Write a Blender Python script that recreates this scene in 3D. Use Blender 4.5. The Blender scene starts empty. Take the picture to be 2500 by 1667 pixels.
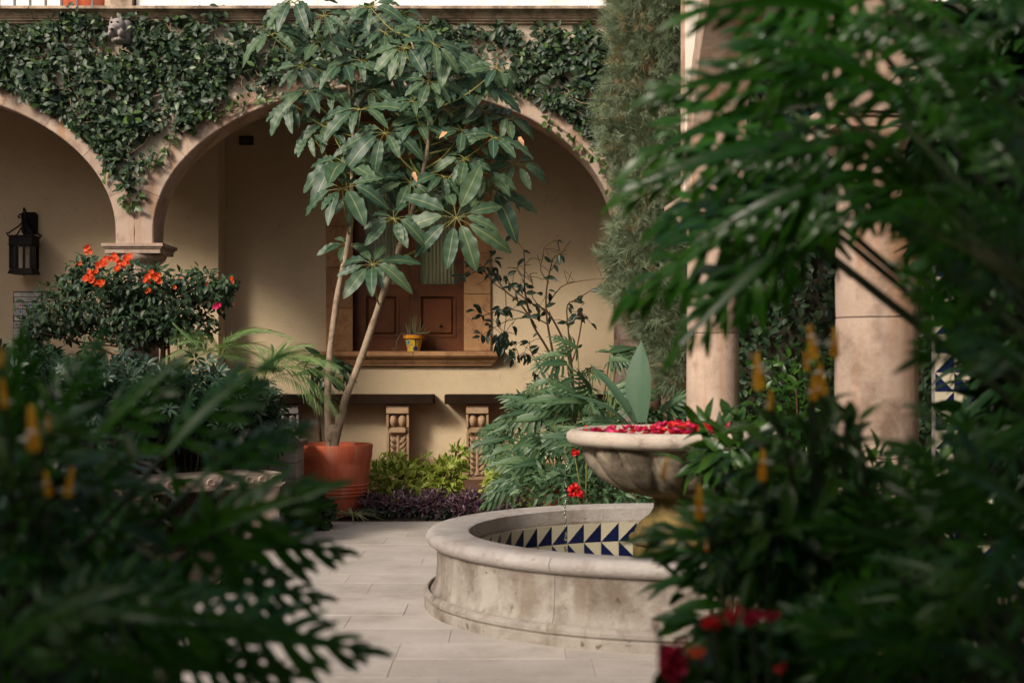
import bpy, bmesh, math, random
import numpy as np
from mathutils import Vector, Matrix, noise
random.seed(7); np.random.seed(7)
rnd = random.random
def U(a, b): return a + (b - a) * rnd()
PI = math.pi
sc = bpy.context.scene
col = sc.collection

# ------------------------------------------------------------------ camera, sky, sun, exposure
cam = bpy.data.cameras.new('camera'); camo = bpy.data.objects.new('camera', cam); col.objects.link(camo)
camo.location = (0, 0, 1.5); camo.rotation_euler = (PI/2, 0, 0)
cam.sensor_width = 36; cam.lens = 3400/2500*36; cam.shift_y = 47/2500
cam.clip_start = 0.05; cam.clip_end = 500
cam.dof.use_dof = True; cam.dof.focus_distance = 13.3; cam.dof.aperture_fstop = 2.5
sc.camera = camo
SUN_EL, SUN_DIR = math.radians(31), Vector((0.55, 0.66, -0.52)).normalized()
w = bpy.data.worlds.new("World"); sc.world = w; w.use_nodes = True
nt = w.node_tree; nt.nodes.clear()
sky = nt.nodes.new('ShaderNodeTexSky'); sky.sky_type = 'NISHITA'; sky.sun_disc = False
sky.dust_density = 5; sky.ozone_density = 0.5; sky.air_density = 0.8
sky.sun_elevation = SUN_EL; sky.sun_rotation = math.atan2(-SUN_DIR.x, -SUN_DIR.y)
bg = nt.nodes.new('ShaderNodeBackground'); bg.inputs['Strength'].default_value = 0.15
wo = nt.nodes.new('ShaderNodeOutputWorld')
nt.links.new(sky.outputs[0], bg.inputs[0]); nt.links.new(bg.outputs[0], wo.inputs[0])
sl = bpy.data.lights.new('sun', 'SUN'); sl.energy = 3.5; sl.angle = math.radians(12); sl.color = (1.0, 0.90, 0.78)
so = bpy.data.objects.new('sun', sl); col.objects.link(so); so.rotation_euler = SUN_DIR.to_track_quat('-Z', 'Y').to_euler(); so.location = (-10, -10, 12)
sc.view_settings.view_transform = 'Standard'; sc.view_settings.look = 'None'
sc.view_settings.gamma = 1; sc.view_settings.use_curve_mapping = False
sc.view_settings.exposure = -0.08

FPX = 3400.0
def P(u, v, d):
    return Vector(((u-1250)/FPX*d, d, 1.5-(v-880)/FPX*d))

# ------------------------------------------------------------------ materials
def new_mat(name):
    m = bpy.data.materials.new(name); m.use_nodes = True
    t = m.node_tree; return m, t, t.nodes['Principled BSDF']
def ramp2(t, fac, c1, c2, p1=0.3, p2=0.7):
    r = t.nodes.new('ShaderNodeValToRGB'); r.color_ramp.elements[0].position = p1; r.color_ramp.elements[1].position = p2
    r.color_ramp.elements[0].color = (*c1, 1); r.color_ramp.elements[1].color = (*c2, 1)
    t.links.new(fac, r.inputs[0]); return r.outputs[0]
def mixc(t, fac, a, b, mode='MIX'):
    n = t.nodes.new('ShaderNodeMix'); n.data_type = 'RGBA'; n.blend_type = mode
    for s, v in ((n.inputs[0], fac), (n.inputs[6], a), (n.inputs[7], b)):
        if isinstance(v, (int, float)): s.default_value = v
        elif isinstance(v, tuple): s.default_value = (*v, 1)
        else: t.links.new(v, s)
    return n.outputs[2]
def tnoise(t, vec, scale, detail=4, rough=0.6, stretch=None):
    if stretch:
        mp = t.nodes.new('ShaderNodeMapping'); mp.inputs['Scale'].default_value = stretch
        t.links.new(vec, mp.inputs[0]); vec = mp.outputs[0]
    n = t.nodes.new('ShaderNodeTexNoise'); n.inputs['Scale'].default_value = scale
    n.inputs['Detail'].default_value = detail; n.inputs['Roughness'].default_value = rough
    t.links.new(vec, n.inputs['Vector']); return n.outputs[0]
def surf(name, c1, c2, scale=3, rough=0.85, bump=0.3, bscale=60, dirt=None, dirt_scale=1.3, streak=None, rand=0.0, dist=0.01, spec=0.3, dirt_amt=0.8, world=False, dpos=(0.5, 0.68), pits=None):
    m, t, b = new_mat(name)
    if world:
        g = t.nodes.new('ShaderNodeNewGeometry'); vec = g.outputs['Position']
    else:
        tc = t.nodes.new('ShaderNodeTexCoord'); vec = tc.outputs['Object']
    c = ramp2(t, tnoise(t, vec, scale, 6, 0.65), c1, c2)
    if dirt:
        f = ramp2(t, tnoise(t, vec, dirt_scale, 8, 0.7), (0, 0, 0), (dirt_amt,)*3, *dpos)
        c = mixc(t, f, c, dirt)
    if streak:
        f = ramp2(t, tnoise(t, vec, 1.0, 6, 0.6, (9, 9, 0.7)), (0, 0, 0), (0.75,)*3, 0.5, 0.72)
        c = mixc(t, f, c, streak)
    if pits:
        c = mixc(t, ramp2(t, tnoise(t, vec, 17, 3, .5), (0,0,0), (.75,)*3, .66, .72), c, pits)
    if rand:
        oi = t.nodes.new('ShaderNodeObjectInfo')
        v = ramp2(t, oi.outputs['Random'], (1-rand,)*3, (1+rand*0.25,)*3, 0, 1)
        c = mixc(t, 1.0, c, v, 'MULTIPLY')
    t.links.new(c, b.inputs['Base Color'])
    b.inputs['Roughness'].default_value = rough; b.inputs['Specular IOR Level'].default_value = spec
    if bump:
        bp = t.nodes.new('ShaderNodeBump'); bp.inputs['Strength'].default_value = bump; bp.inputs['Distance'].default_value = dist
        t.links.new(tnoise(t, vec, bscale, 6, 0.7), bp.inputs['Height']); t.links.new(bp.outputs[0], b.inputs['Normal'])
    return m
def leafmat(name, dark, light, rough=0.42, trans=0.18, vein=None, edge=None, spec=0.5, patch=None):
    m, t, b = new_mat(name)
    g = t.nodes.new('ShaderNodeNewGeometry'); oi = t.nodes.new('ShaderNodeObjectInfo')
    a = t.nodes.new('ShaderNodeMath'); a.operation = 'ADD'; t.links.new(g.outputs['Random Per Island'], a.inputs[0]); t.links.new(oi.outputs['Random'], a.inputs[1])
    fr = t.nodes.new('ShaderNodeMath'); fr.operation = 'FRACT'; t.links.new(a.outputs[0], fr.inputs[0])
    c = ramp2(t, fr.outputs[0], dark, light, 0.0, 1.0)
    if patch:
        f = ramp2(t, tnoise(t, g.outputs['Position'], 4.5, 4, 0.7), (0, 0, 0), (0.85,)*3, 0.56, 0.66)
        c = mixc(t, f, c, patch)
    if vein or edge:
        at = t.nodes.new('ShaderNodeAttribute'); at.attribute_name = 'luv'
        sp = t.nodes.new('ShaderNodeSeparateXYZ'); t.links.new(at.outputs['Vector'], sp.inputs[0])
        ab = t.nodes.new('ShaderNodeMath'); ab.operation = 'ABSOLUTE'; t.links.new(sp.outputs[0], ab.inputs[0])
        if vein: c = mixc(t, ramp2(t, ab.outputs[0], (0.8,)*3, (0, 0, 0), 0.03, 0.10), c, vein)
        if edge:
            ns = tnoise(t, g.outputs['Position'], 40, 2)
            ad = t.nodes.new('ShaderNodeMath'); ad.operation = 'ADD'; t.links.new(ab.outputs[0], ad.inputs[0]); t.links.new(ns, ad.inputs[1])
            c = mixc(t, ramp2(t, ad.outputs[0], (0, 0, 0), (1, 1, 1), 0.85, 1.0), c, edge)
    t.links.new(c, b.inputs['Base Color']); b.inputs['Roughness'].default_value = rough
    b.inputs['Specular IOR Level'].default_value = spec
    if trans:
        tr = t.nodes.new('ShaderNodeBsdfTranslucent'); mx = t.nodes.new('ShaderNodeMixShader'); mx.inputs[0].default_value = trans
        out = t.nodes['Material Output']
        c2 = mixc(t, 1.0, c, (1.3, 1.6, 0.6), 'MULTIPLY')
        t.links.new(c2, tr.inputs[0]); t.links.new(b.outputs[0], mx.inputs[1]); t.links.new(tr.outputs[0], mx.inputs[2]); t.links.new(mx.outputs[0], out.inputs[0])
    return m
def plain(name, c, rough=0.6, metal=0.0, spec=0.4):
    return surf(name, tuple(x*0.85 for x in c), tuple(min(1, x*1.15) for x in c), 8, rough, 0.1, 80, spec=spec) if not metal else _metal(name, c, rough, metal)
def _metal(name, c, rough, metal):
    m = surf(name, tuple(x*0.8 for x in c), c, 10, rough, 0.15, 90); m.node_tree.nodes['Principled BSDF'].inputs['Metallic'].default_value = metal; return m

M = {}
M['cream'] = surf('cream_stucco', (.54,.42,.27), (.65,.52,.34), 1.6, .9, .6, 25, dirt=(.40,.30,.20), dirt_scale=1.6, dirt_amt=.5, pits=(.48,.37,.24), world=True)
M['facade'] = surf('pale_stucco', (.58,.48,.37), (.66,.57,.45), 2, .9, .35, 50, dirt=(.20,.17,.13), dirt_scale=2.2, streak=(.26,.20,.15), world=True)
M['white'] = surf('white_plaster', (.80,.78,.75), (.86,.84,.80), 2, .85, .2, 60, dirt=(.45,.43,.40), dirt_scale=5, dirt_amt=.5, world=True)
M['wingstucco'] = surf('white_cream_stucco', (.74,.66,.56), (.80,.73,.63), 2, .9, .2, 60, world=True)  # white-cream stucco of the side wing, paler than the main facade
M['pink'] = surf('pink_quarry_stone', (.40,.29,.225), (.54,.42,.335), 3.5, .85, .5, 45, dirt=(.15,.095,.065), dirt_scale=2.4, streak=(.40,.20,.09), rand=.16, world=True)
M['cornice'] = surf('stained_stone', (.44,.32,.22), (.58,.46,.36), 4, .88, .6, 40, dirt=(.07,.055,.045), dirt_scale=3.2, streak=(.12,.09,.06), rand=.15, world=True, dpos=(.44,.62))
M['jamb'] = surf('orange_stone', (.36,.19,.085), (.47,.27,.13), 5, .85, .4, 60, dirt=(.22,.10,.045), dirt_scale=6, rand=.2, world=True)
M['tan'] = surf('carved_tan_stone', (.34,.22,.13), (.44,.30,.19), 6, .85, .45, 70, dirt=(.16,.09,.05), dirt_scale=4, world=True)
M['greystone'] = surf('grey_stone', (.24,.21,.19), (.34,.30,.28), 6, .88, .5, 60, dirt=(.08,.07,.06), dirt_scale=3, world=True)
M['dkslab'] = surf('brown_slab', (.014,.008,.005), (.024,.014,.008), 4, .85, .3, 60, spec=.08)
M['fount'] = surf('weathered_limestone', (.30,.27,.235), (.46,.42,.37), 3, .86, 1.0, 38, pits=(.10,.065,.04), dirt=(.15,.11,.08), dirt_scale=3.4, streak=(.20,.15,.105), rand=.12, world=True, dpos=(.44,.64))
M['fcap'] = surf('basin_cap_stone', (.35,.32,.295), (.49,.455,.425), 4, .82, .8, 45, pits=(.25,.20,.17), dirt=(.22,.16,.13), dirt_scale=3.4, rand=.12, world=True, dirt_amt=.6)
M['moss'] = surf('algae_stone', (.17,.12,.035), (.30,.215,.07), 7, .55, .5, 50, dirt=(.045,.04,.018), dirt_scale=5, world=True, dpos=(.42,.6))
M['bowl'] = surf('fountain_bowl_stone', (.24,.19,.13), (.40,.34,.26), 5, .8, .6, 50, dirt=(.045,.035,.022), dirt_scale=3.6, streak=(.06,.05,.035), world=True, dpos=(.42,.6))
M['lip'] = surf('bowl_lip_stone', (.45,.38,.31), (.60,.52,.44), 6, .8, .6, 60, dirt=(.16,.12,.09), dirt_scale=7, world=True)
M['pave'] = surf('limestone_paving', (.45,.405,.36), (.56,.51,.46), 2.5, .8, .45, 24, dirt=(.33,.285,.24), dirt_scale=1.5, rand=.10, pits=(.36,.31,.26), world=True, dirt_amt=.7)
M['joint'] = surf('paving_joint', (.40,.355,.31), (.48,.43,.38), 6, .9, .3, 50)
M['soil'] = surf('soil', (.03,.02,.013), (.07,.048,.03), 12, .95, 1.0, 30, dist=.03)
M['terra'] = surf('terracotta', (.42,.075,.032), (.54,.12,.055), 3, .8, .3, 60, dirt=(.28,.065,.04), dirt_scale=2.6, dirt_amt=.7, streak=(.50,.20,.13))
M['wood'] = surf('red_brown_wood', (.085,.024,.006), (.17,.050,.011), 2, .5, .2, 60, dirt=(.04,.012,.006), dirt_scale=3, world=True)
M['iron'] = surf('black_iron', (.006,.005,.005), (.012,.009,.008), 10, .6, .3, 70, spec=.12)
M['curtain'] = surf('curtain_cloth', (.36,.37,.24), (.46,.47,.32), 5, .9, .1, 90)
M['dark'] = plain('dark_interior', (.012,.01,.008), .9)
M['bark'] = surf('pale_bark', (.27,.20,.14), (.46,.36,.26), 9, .85, .9, 30, dirt=(.15,.10,.065), dirt_scale=9, world=True, dpos=(.46,.6), pits=(.12,.08,.05))
M['twig'] = surf('brown_twig', (.07,.04,.022), (.12,.07,.04), 9, .85, .4, 60)
M['vinestem'] = surf('pale_vine_stem', (.24,.17,.11), (.38,.29,.20), 9, .85, .4, 60)
M['petiole'] = surf('yellow_green_stalk', (.15,.16,.04), (.24,.22,.07), 6, .5, .1, 60)
M['darkstalk'] = surf('dark_green_stalk', (.02,.035,.015), (.04,.065,.025), 6, .45, .1, 60)
M['schef'] = leafmat('umbrella_leaf', (.022,.066,.038), (.066,.120,.056), .50, .18, vein=(.24,.27,.11), spec=.55)
M['fig'] = leafmat('creeping_fig_leaf', (.008,.028,.015), (.034,.068,.024), .50, .12, vein=(.09,.13,.05))
M['figbright'] = leafmat('fresh_fig_leaf', (.035,.09,.018), (.08,.145,.03), .42, .2, vein=(.16,.2,.06))
M['boug'] = leafmat('bougainvillea_leaf', (.016,.045,.022), (.045,.085,.032), .5, .14)
M['orange'] = leafmat('orange_bract', (.75,.09,.02), (.85,.17,.06), .6, .35)
M['palm'] = leafmat('palm_leaflet', (.09,.18,.055), (.20,.29,.09), .5, .25)
M['dwarf'] = leafmat('dwarf_umbrella_leaf', (.014,.038,.024), (.04,.08,.042), .42, .12)
M['varieg'] = leafmat('variegated_leaf', (.075,.18,.02), (.23,.36,.045), .5, .25, edge=(.42,.42,.08))
M['purple'] = leafmat('purple_leaf', (.035,.018,.034), (.095,.042,.065), .45, .1)
M['camel'] = leafmat('camellia_leaf', (.008,.024,.015), (.025,.055,.022), .38, .12)
M['xan'] = leafmat('split_leaf', (.028,.080,.036), (.085,.155,.065), .50, .15, vein=(.15,.2,.09))
M['agave'] = surf('agave_leaf', (.040,.088,.050), (.072,.130,.072), 2, .5, .2, 60, streak=(.085,.13,.085), dirt=(.05,.10,.06), dirt_scale=3)
M['cypress'] = leafmat('cypress_spray', (.085,.125,.075), (.20,.245,.14), .7, .15, patch=(.30,.16,.07))
M['fore'] = leafmat('foreground_leaf', (.010,.055,.003), (.032,.120,.007), .28, .30, spec=.35, patch=(.04,.10,.006))
M['deep'] = leafmat('leaf_darkened_for_shade', (.004,.022,.004), (.012,.045,.006), .4, .12, spec=.3)  # leaf green darkened so the right edge shrubs carry shade in their colour
M['foreb'] = leafmat('foreground_shrub_leaf', (.010,.042,.006), (.042,.105,.012), .34, .26, spec=.35)
M['geran'] = leafmat('geranium_leaf', (.018,.05,.022), (.04,.09,.035), .6, .12)
M['spider'] = leafmat('spider_plant_leaf', (.16,.19,.08), (.26,.28,.13), .5, .2, edge=(.5,.5,.3))
M['red'] = leafmat('red_petal', (.62,.012,.02), (.75,.03,.03), .55, .3)
M['magenta'] = leafmat('magenta_petal', (.55,.012,.10), (.70,.03,.16), .55, .3)
M['crimson'] = leafmat('crimson_petal', (.42,.005,.04), (.60,.02,.08), .55, .3)
M['yellow'] = leafmat('yellow_bract', (.70,.30,.01), (.95,.62,.06), .5, .3)
M['whitep'] = leafmat('white_petal', (.55,.55,.50), (.7,.7,.65), .5, .3)
M['cream_tile'] = surf('cream_tile', (.50,.46,.34), (.58,.53,.41), 9, .25, .08, 30, rand=.1, dirt=(.36,.31,.2), dirt_scale=9, dirt_amt=.5)
M['blue_tile'] = surf('blue_tile', (.005,.009,.042), (.010,.018,.075), 9, .2, .08, 30, rand=.2)
M['water'] = new_mat('water')[0]
_b = M['water'].node_tree.nodes['Principled BSDF']; _b.inputs['Base Color'].default_value = (.75,.85,.8,1); _b.inputs['Roughness'].default_value = .03
_b.inputs['Transmission Weight'].default_value = 1; _b.inputs['IOR'].default_value = 1.33
M['glass'] = new_mat('glass')[0]
_t = M['glass'].node_tree; _o = _t.nodes['Material Output']; _tr = _t.nodes.new('ShaderNodeBsdfTransparent'); _gl = _t.nodes.new('ShaderNodeBsdfGlossy'); _gl.inputs['Roughness'].default_value = .03
_mx = _t.nodes.new('ShaderNodeMixShader'); _fr = _t.nodes.new('ShaderNodeFresnel'); _fr.inputs[0].default_value = 1.5
_t.links.new(_fr.outputs[0], _mx.inputs[0]); _t.links.new(_tr.outputs[0], _mx.inputs[1]); _t.links.new(_gl.outputs[0], _mx.inputs[2]); _t.links.new(_mx.outputs[0], _o.inputs[0])
M['paper'] = plain('sign_white', (.62,.60,.55), .6)
M['ink'] = plain('sign_black', (.012,.012,.012), .5)
M['signblue'] = plain('sign_blue', (.05,.16,.42), .5)
M['signred'] = plain('sign_red', (.5,.12,.1), .5)
M['talyellow'] = plain('glaze_yellow', (.62,.42,.04), .3)
M['talorange'] = plain('glaze_orange', (.62,.24,.02), .3)
M['talblue'] = plain('glaze_blue', (.02,.03,.12), .3)
M['talteal'] = plain('glaze_teal', (.04,.22,.28), .3)
M['cactus'] = plain('dry_succulent', (.13,.12,.05), .7)
M['grey_paint'] = plain('grey_paint', (.10,.11,.13), .5)

# ------------------------------------------------------------------ objects
WP = {}   # world position of every thing / part
def reg(o, loc): WP[o.name] = Vector(loc); return o
def thing(name, label, cat, loc=(0,0,0), group=None, kind=None):
    o = bpy.data.objects.new(name, None); col.objects.link(o); o.location = loc; o.empty_display_size = .1
    o['label'] = label; o['category'] = cat
    if group: o['group'] = group
    if kind: o['kind'] = kind
    return reg(o, loc)
def tag(o, label=None, cat=None, group=None, kind=None):
    for k, v in (('label', label), ('category', cat), ('group', group), ('kind', kind)):
        if v: o[k] = v
    return o
def node(name, parent, loc):
    o = bpy.data.objects.new(name, None); col.objects.link(o); o.parent = parent
    o.location = Vector(loc) - WP[parent.name]; o.empty_display_size = .05; return reg(o, loc)
def inst(name, mesh, parent, Mw):
    o = bpy.data.objects.new(name, mesh); col.objects.link(o)
    if parent:
        o.parent = parent; Mw = Matrix.Translation(-WP[parent.name]) @ Mw
    o.matrix_basis = Mw; return o
class MB:
    def __init__(s): s.v = []; s.f = []; s.m = []; s.mi = 0; s.xf = None
    def add(s, vs, fs):
        n = len(s.v); s.v += [tuple(x) for x in vs]; s.f += [tuple(i+n for i in f) for f in fs]; s.m += [s.mi]*len(fs); return s
    def box(s, x0, x1, y0, y1, z0, z1):
        return s.add([(x0,y0,z0),(x1,y0,z0),(x1,y1,z0),(x0,y1,z0),(x0,y0,z1),(x1,y0,z1),(x1,y1,z1),(x0,y1,z1)],
                     [(0,3,2,1),(4,5,6,7),(0,1,5,4),(1,2,6,5),(2,3,7,6),(3,0,4,7)])
    def bbox(s, x0, x1, y0, y1, z0, z1, b=.006):
        """box with chamfered front (min y), top and side edges"""
        vs = []; 
        for z, e in ((z0, b), (z0+b, 0), (z1-b, 0), (z1, b)):
            for x, y in ((x0+e+b, y0+e), (x1-e-b, y0+e), (x1-e, y0+e+b), (x1-e, y1), (x0+e, y1), (x0+e, y0+e+b)): vs.append((x, y, z))
        fs = [(5,4,3,2,1,0), (18,19,20,21,22,23)]
        for k in range(3):
            for i in range(6): fs.append((k*6+i, k*6+(i+1)%6, k*6+6+(i+1)%6, k*6+6+i))
        return s.add(vs, fs)
    def tube(s, pts, rad, n=8, caps=True):
        pts = [Vector(p) for p in pts]
        if not hasattr(rad, '__len__'): rad = [rad]*len(pts)
        vs = []; up = Vector((0.12,0.2,1)).normalized()
        for i, p in enumerate(pts):
            d = (pts[min(i+1,len(pts)-1)] - pts[max(i-1,0)])
            d = d.normalized() if d.length > 1e-9 else Vector((0,0,1))
            a = d.cross(up)
            if a.length < .15: a = d.cross(Vector((1,0,0)))
            a.normalize(); b = d.cross(a)
            for k in range(n):
                t = 2*PI*k/n; vs.append(p + (a*math.cos(t)+b*math.sin(t))*rad[i])
        fs = [(i*n+k, i*n+(k+1)%n, (i+1)*n+(k+1)%n, (i+1)*n+k) for i in range(len(pts)-1) for k in range(n)]
        if caps: fs += [tuple(range(n))[::-1], tuple(range((len(pts)-1)*n, len(pts)*n))]
        return s.add(vs, fs)
    def lathe(s, prof, c=(0,0,0), n=32, a0=0, a1=2*PI, rf=None, close=False):
        full = abs(a1-a0-2*PI) < 1e-6; m = n if full else n+1; vs = []
        for r, z in prof:
            for k in range(m):
                t = a0+(a1-a0)*k/n; rr = r*(rf(t, z) if rf else 1)
                vs.append((c[0]+rr*math.cos(t), c[1]+rr*math.sin(t), c[2]+z))
        L = len(prof); fs = []
        for i in range(L if close else L-1):
            j = (i+1) % L
            for k in range(n):
                k2 = (k+1) % m; fs.append((i*m+k, i*m+k2, j*m+k2, j*m+k))
        if close and not full: fs += [tuple(i*m for i in range(L)), tuple(i*m+n for i in range(L))[::-1]]
        return s.add(vs, fs)
    def prism(s, poly, axis, a, b):
        """polygon of 2-tuples extruded along an axis from a to b"""
        n = len(poly)
        def q(p, t): return (t, p[0], p[1]) if axis == 'x' else ((p[0], t, p[1]) if axis == 'y' else (p[0], p[1], t))
        vs = [q(p, a) for p in poly] + [q(p, b) for p in poly]
        fs = [tuple(range(n)), tuple(range(n, 2*n))[::-1]] + [(i, i+n, (i+1) % n+n, (i+1) % n) for i in range(n)]
        return s.add(vs, fs)
    def ell(s, c, r, n=12, k=8, R=None):
        vs = [];
        for i in range(k+1):
            ph = PI*i/k
            for j in range(n):
                t = 2*PI*j/n; p = Vector((r[0]*math.sin(ph)*math.cos(t), r[1]*math.sin(ph)*math.sin(t), r[2]*math.cos(ph)))
                if R: p = R @ p
                vs.append(Vector(c)+p)
        return s.add(vs, [(i*n+j, (i+1)*n+j, (i+1)*n+(j+1) % n, i*n+(j+1) % n) for i in range(k) for j in range(n)])
    def mesh(s, name, mats, off=Vector((0,0,0)), smooth=False):
        me = bpy.data.meshes.new(name)
        vs = [Vector(v) for v in s.v]
        if s.xf: vs = [s.xf @ v for v in vs]
        me.from_pydata([v-off for v in vs], [], s.f)
        for m in (mats if isinstance(mats, (list, tuple)) else [mats]): me.materials.append(m)
        me.polygons.foreach_set('material_index', s.m)
        bm = bmesh.new(); bm.from_mesh(me); bmesh.ops.recalc_face_normals(bm, faces=bm.faces); bm.to_mesh(me); bm.free()
        if smooth:
            me.polygons.foreach_set('use_smooth', [True]*len(me.polygons))
            me.set_sharp_from_angle(angle=math.radians(38))
        me.update(); return me
    def build(s, name, mats, parent=None, smooth=False, origin=None, kind=None, label=None):
        base = WP[parent.name] if parent else Vector((0,0,0))
        org = Vector(origin) if origin is not None else base
        me = s.mesh(name, mats, org, smooth)
        o = bpy.data.objects.new(name, me); col.objects.link(o)
        if parent: o.parent = parent
        o.location = org-base; reg(o, org)
        if kind: o['kind'] = kind
        if label: o['label'] = label
        return o

# ------------------------------------------------------------------ leaf templates (quads; x across, y along 0..1, z normal)
def norm(a): return a/np.maximum(np.linalg.norm(a, axis=-1, keepdims=True), 1e-9)
def tleaf(nl=4, wid=.3, peak=.45, fold=.12, curl=.25, wave=0, wf=3, tip=.02, stalk=0.0, full=.8, ws=1.0):
    V = []; L = []
    for i in range(nl+1):
        t = i/nl; e = math.log(.5)/math.log(peak)
        wv = wid*.5*max(tip, math.sin(PI*min(1, t**e))**full) if 0 < t < 1 else wid*.5*tip*2
        y = stalk + (1-stalk)*t; z = -curl*t*t
        for sx in (-1, 0, 1):
            ww = wv*(1+wave*ws*math.sin(t*wf*2*PI+sx)) if sx else wv
            V.append((sx*ww, y, z + (fold*ww*2 if sx else 0) + (wave*.28*math.sin(t*wf*2*PI*1.0+sx*1.3) if sx else 0)*min(1, t*4)*min(1,(1-t)*5))); L.append((sx, t))
    F = []
    for i in range(nl):
        for k in (0, 1): a = i*3+k; F.append((a, a+1, a+4, a+3))
    return np.array(V), np.array(F), np.array(L)
def tjoin(parts):
    V = []; F = []; L = []; n = 0
    for v, f, l in parts: V.append(v); F.append(f+n); L.append(l); n += len(v)
    return np.vstack(V), np.vstack(F), np.vstack(L)
def tplace(T, pos, along, nrm, s, sx=None):
    v, f, l = T; along = norm(np.array(along, float)); nrm = np.array(nrm, float)
    side = norm(np.cross(along, nrm)); nn = np.cross(side, along)
    return (np.array(pos)+ (v[:,0:1]*side*(sx or s) + v[:,1:2]*along*s + v[:,2:3]*nn*s), f, l)
def npmesh(name, T, mats, off=(0,0,0), smooth=True):
    v, f, l = T; me = bpy.data.meshes.new(name); v = v - np.array(off)
    me.vertices.add(len(v)); me.vertices.foreach_set('co', v.astype(np.float32).ravel())
    me.loops.add(f.size); me.loops.foreach_set('vertex_index', f.astype(np.int32).ravel())
    me.polygons.add(len(f)); me.polygons.foreach_set('loop_start', np.arange(0, f.size, 4, dtype=np.int32))
    me.polygons.foreach_set('loop_total', np.full(len(f), 4, dtype=np.int32))
    if smooth: me.polygons.foreach_set('use_smooth', np.ones(len(f), dtype=bool))
    at = me.attributes.new('luv', 'FLOAT2', 'POINT'); at.data.foreach_set('vector', l.astype(np.float32).ravel())
    for m in (mats if isinstance(mats, (list, tuple)) else [mats]): me.materials.append(m)
    me.update(calc_edges=True); return me
def cloud(T, pos, along, nrm, s):
    v, f, l = T; N = len(pos); along = norm(along); side = norm(np.cross(along, nrm)); nn = np.cross(side, along); s = np.asarray(s).reshape(-1,1,1)
    V = pos[:,None,:] + s*(v[None,:,0:1]*side[:,None,:] + v[None,:,1:2]*along[:,None,:] + v[None,:,2:3]*nn[:,None,:])
    F = f[None] + (np.arange(N)*len(v))[:,None,None]
    return V.reshape(-1,3), F.reshape(-1,4), np.tile(l, (N,1))
def clobj(name, T, mat, parent=None, kind='stuff'):
    off = WP[parent.name] if parent else Vector((0,0,0))
    o = bpy.data.objects.new(name, npmesh(name, T, mat, tuple(off))); col.objects.link(o)
    if parent: o.parent = parent
    if kind: o['kind'] = kind
    return reg(o, off)
def frame(pos, along, nrm, s):
    a = Vector(along).normalized(); n = Vector(nrm); sd = a.cross(n)
    if sd.length < 1e-3: sd = a.cross(Vector((1,.1,0)))
    sd.normalize(); n = sd.cross(a)
    m = Matrix((sd, a, n)).transposed().to_4x4() @ Matrix.Scale(s, 4); m.translation = Vector(pos); return m
def R3(N, s=1.0): return np.random.normal(0, s, (N, 3))
def pinnate(nlobe=11, core=.09, lobe=.34, lw=.085, droop=.35, wave=0.0, wf=2, a0=85, a1=25, heart=True, jit=.0, fork=False):
    """deeply lobed philodendron blade, unit length"""
    parts = []
    def mid(t): return np.array((0, t, -droop*t*t))
    parts.append(tleaf(8, core*2, .35, .15, droop, tip=.3))
    for i in range(nlobe):
        t = (i+.3)/nlobe*.96
        prof = math.sin(PI*min(1, (.12+t*.95)))**.55 if t < .9 else .38
        Ln = lobe*(.55+.5*prof)*(1-.35*t)*U(1-jit, 1+jit)
        ang = math.radians(a0+(a1-a0)*t + U(-5,5)*(1 if jit else 0))
        if heart and i == 0: ang = math.radians(125)
        for s in (-1, 1):
            al = np.array((s*math.sin(ang), math.cos(ang), -droop*t*1.6*math.cos(ang) - U(.0,.25)))
            lf = tleaf(4, lw/lobe*U(.85,1.15), .5, .10, U(.15,.4), wave, wf, tip=.12)
            c = mid(t)+np.array((s*core*.3*(1-t), 0, 0))
            sz_ = Ln+core*.5; nr_ = (0.0+U(-.2,.2), -.1, 1); parts.append(tplace(lf, c, al, nr_, sz_))
            if fork:
                u_ = norm(np.array(al, float)); a2 = ang+s*0+math.radians(38)
                for (tt, aa, ss) in ((.40, ang-math.radians(30), .50),):
                    parts.append(tplace(tleaf(3, .24, .45, .1, .3, tip=.12), c+u_*sz_*tt, (s*math.sin(aa), math.cos(aa), -.2-droop*t), nr_, sz_*ss))
    parts.append(tplace(tleaf(4, .22, .45, .1, .4, tip=.05), mid(.94), (U(-.2,.2), 1, -droop*1.6), (0,0,1), lobe*.8))
    return tjoin(parts)

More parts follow.
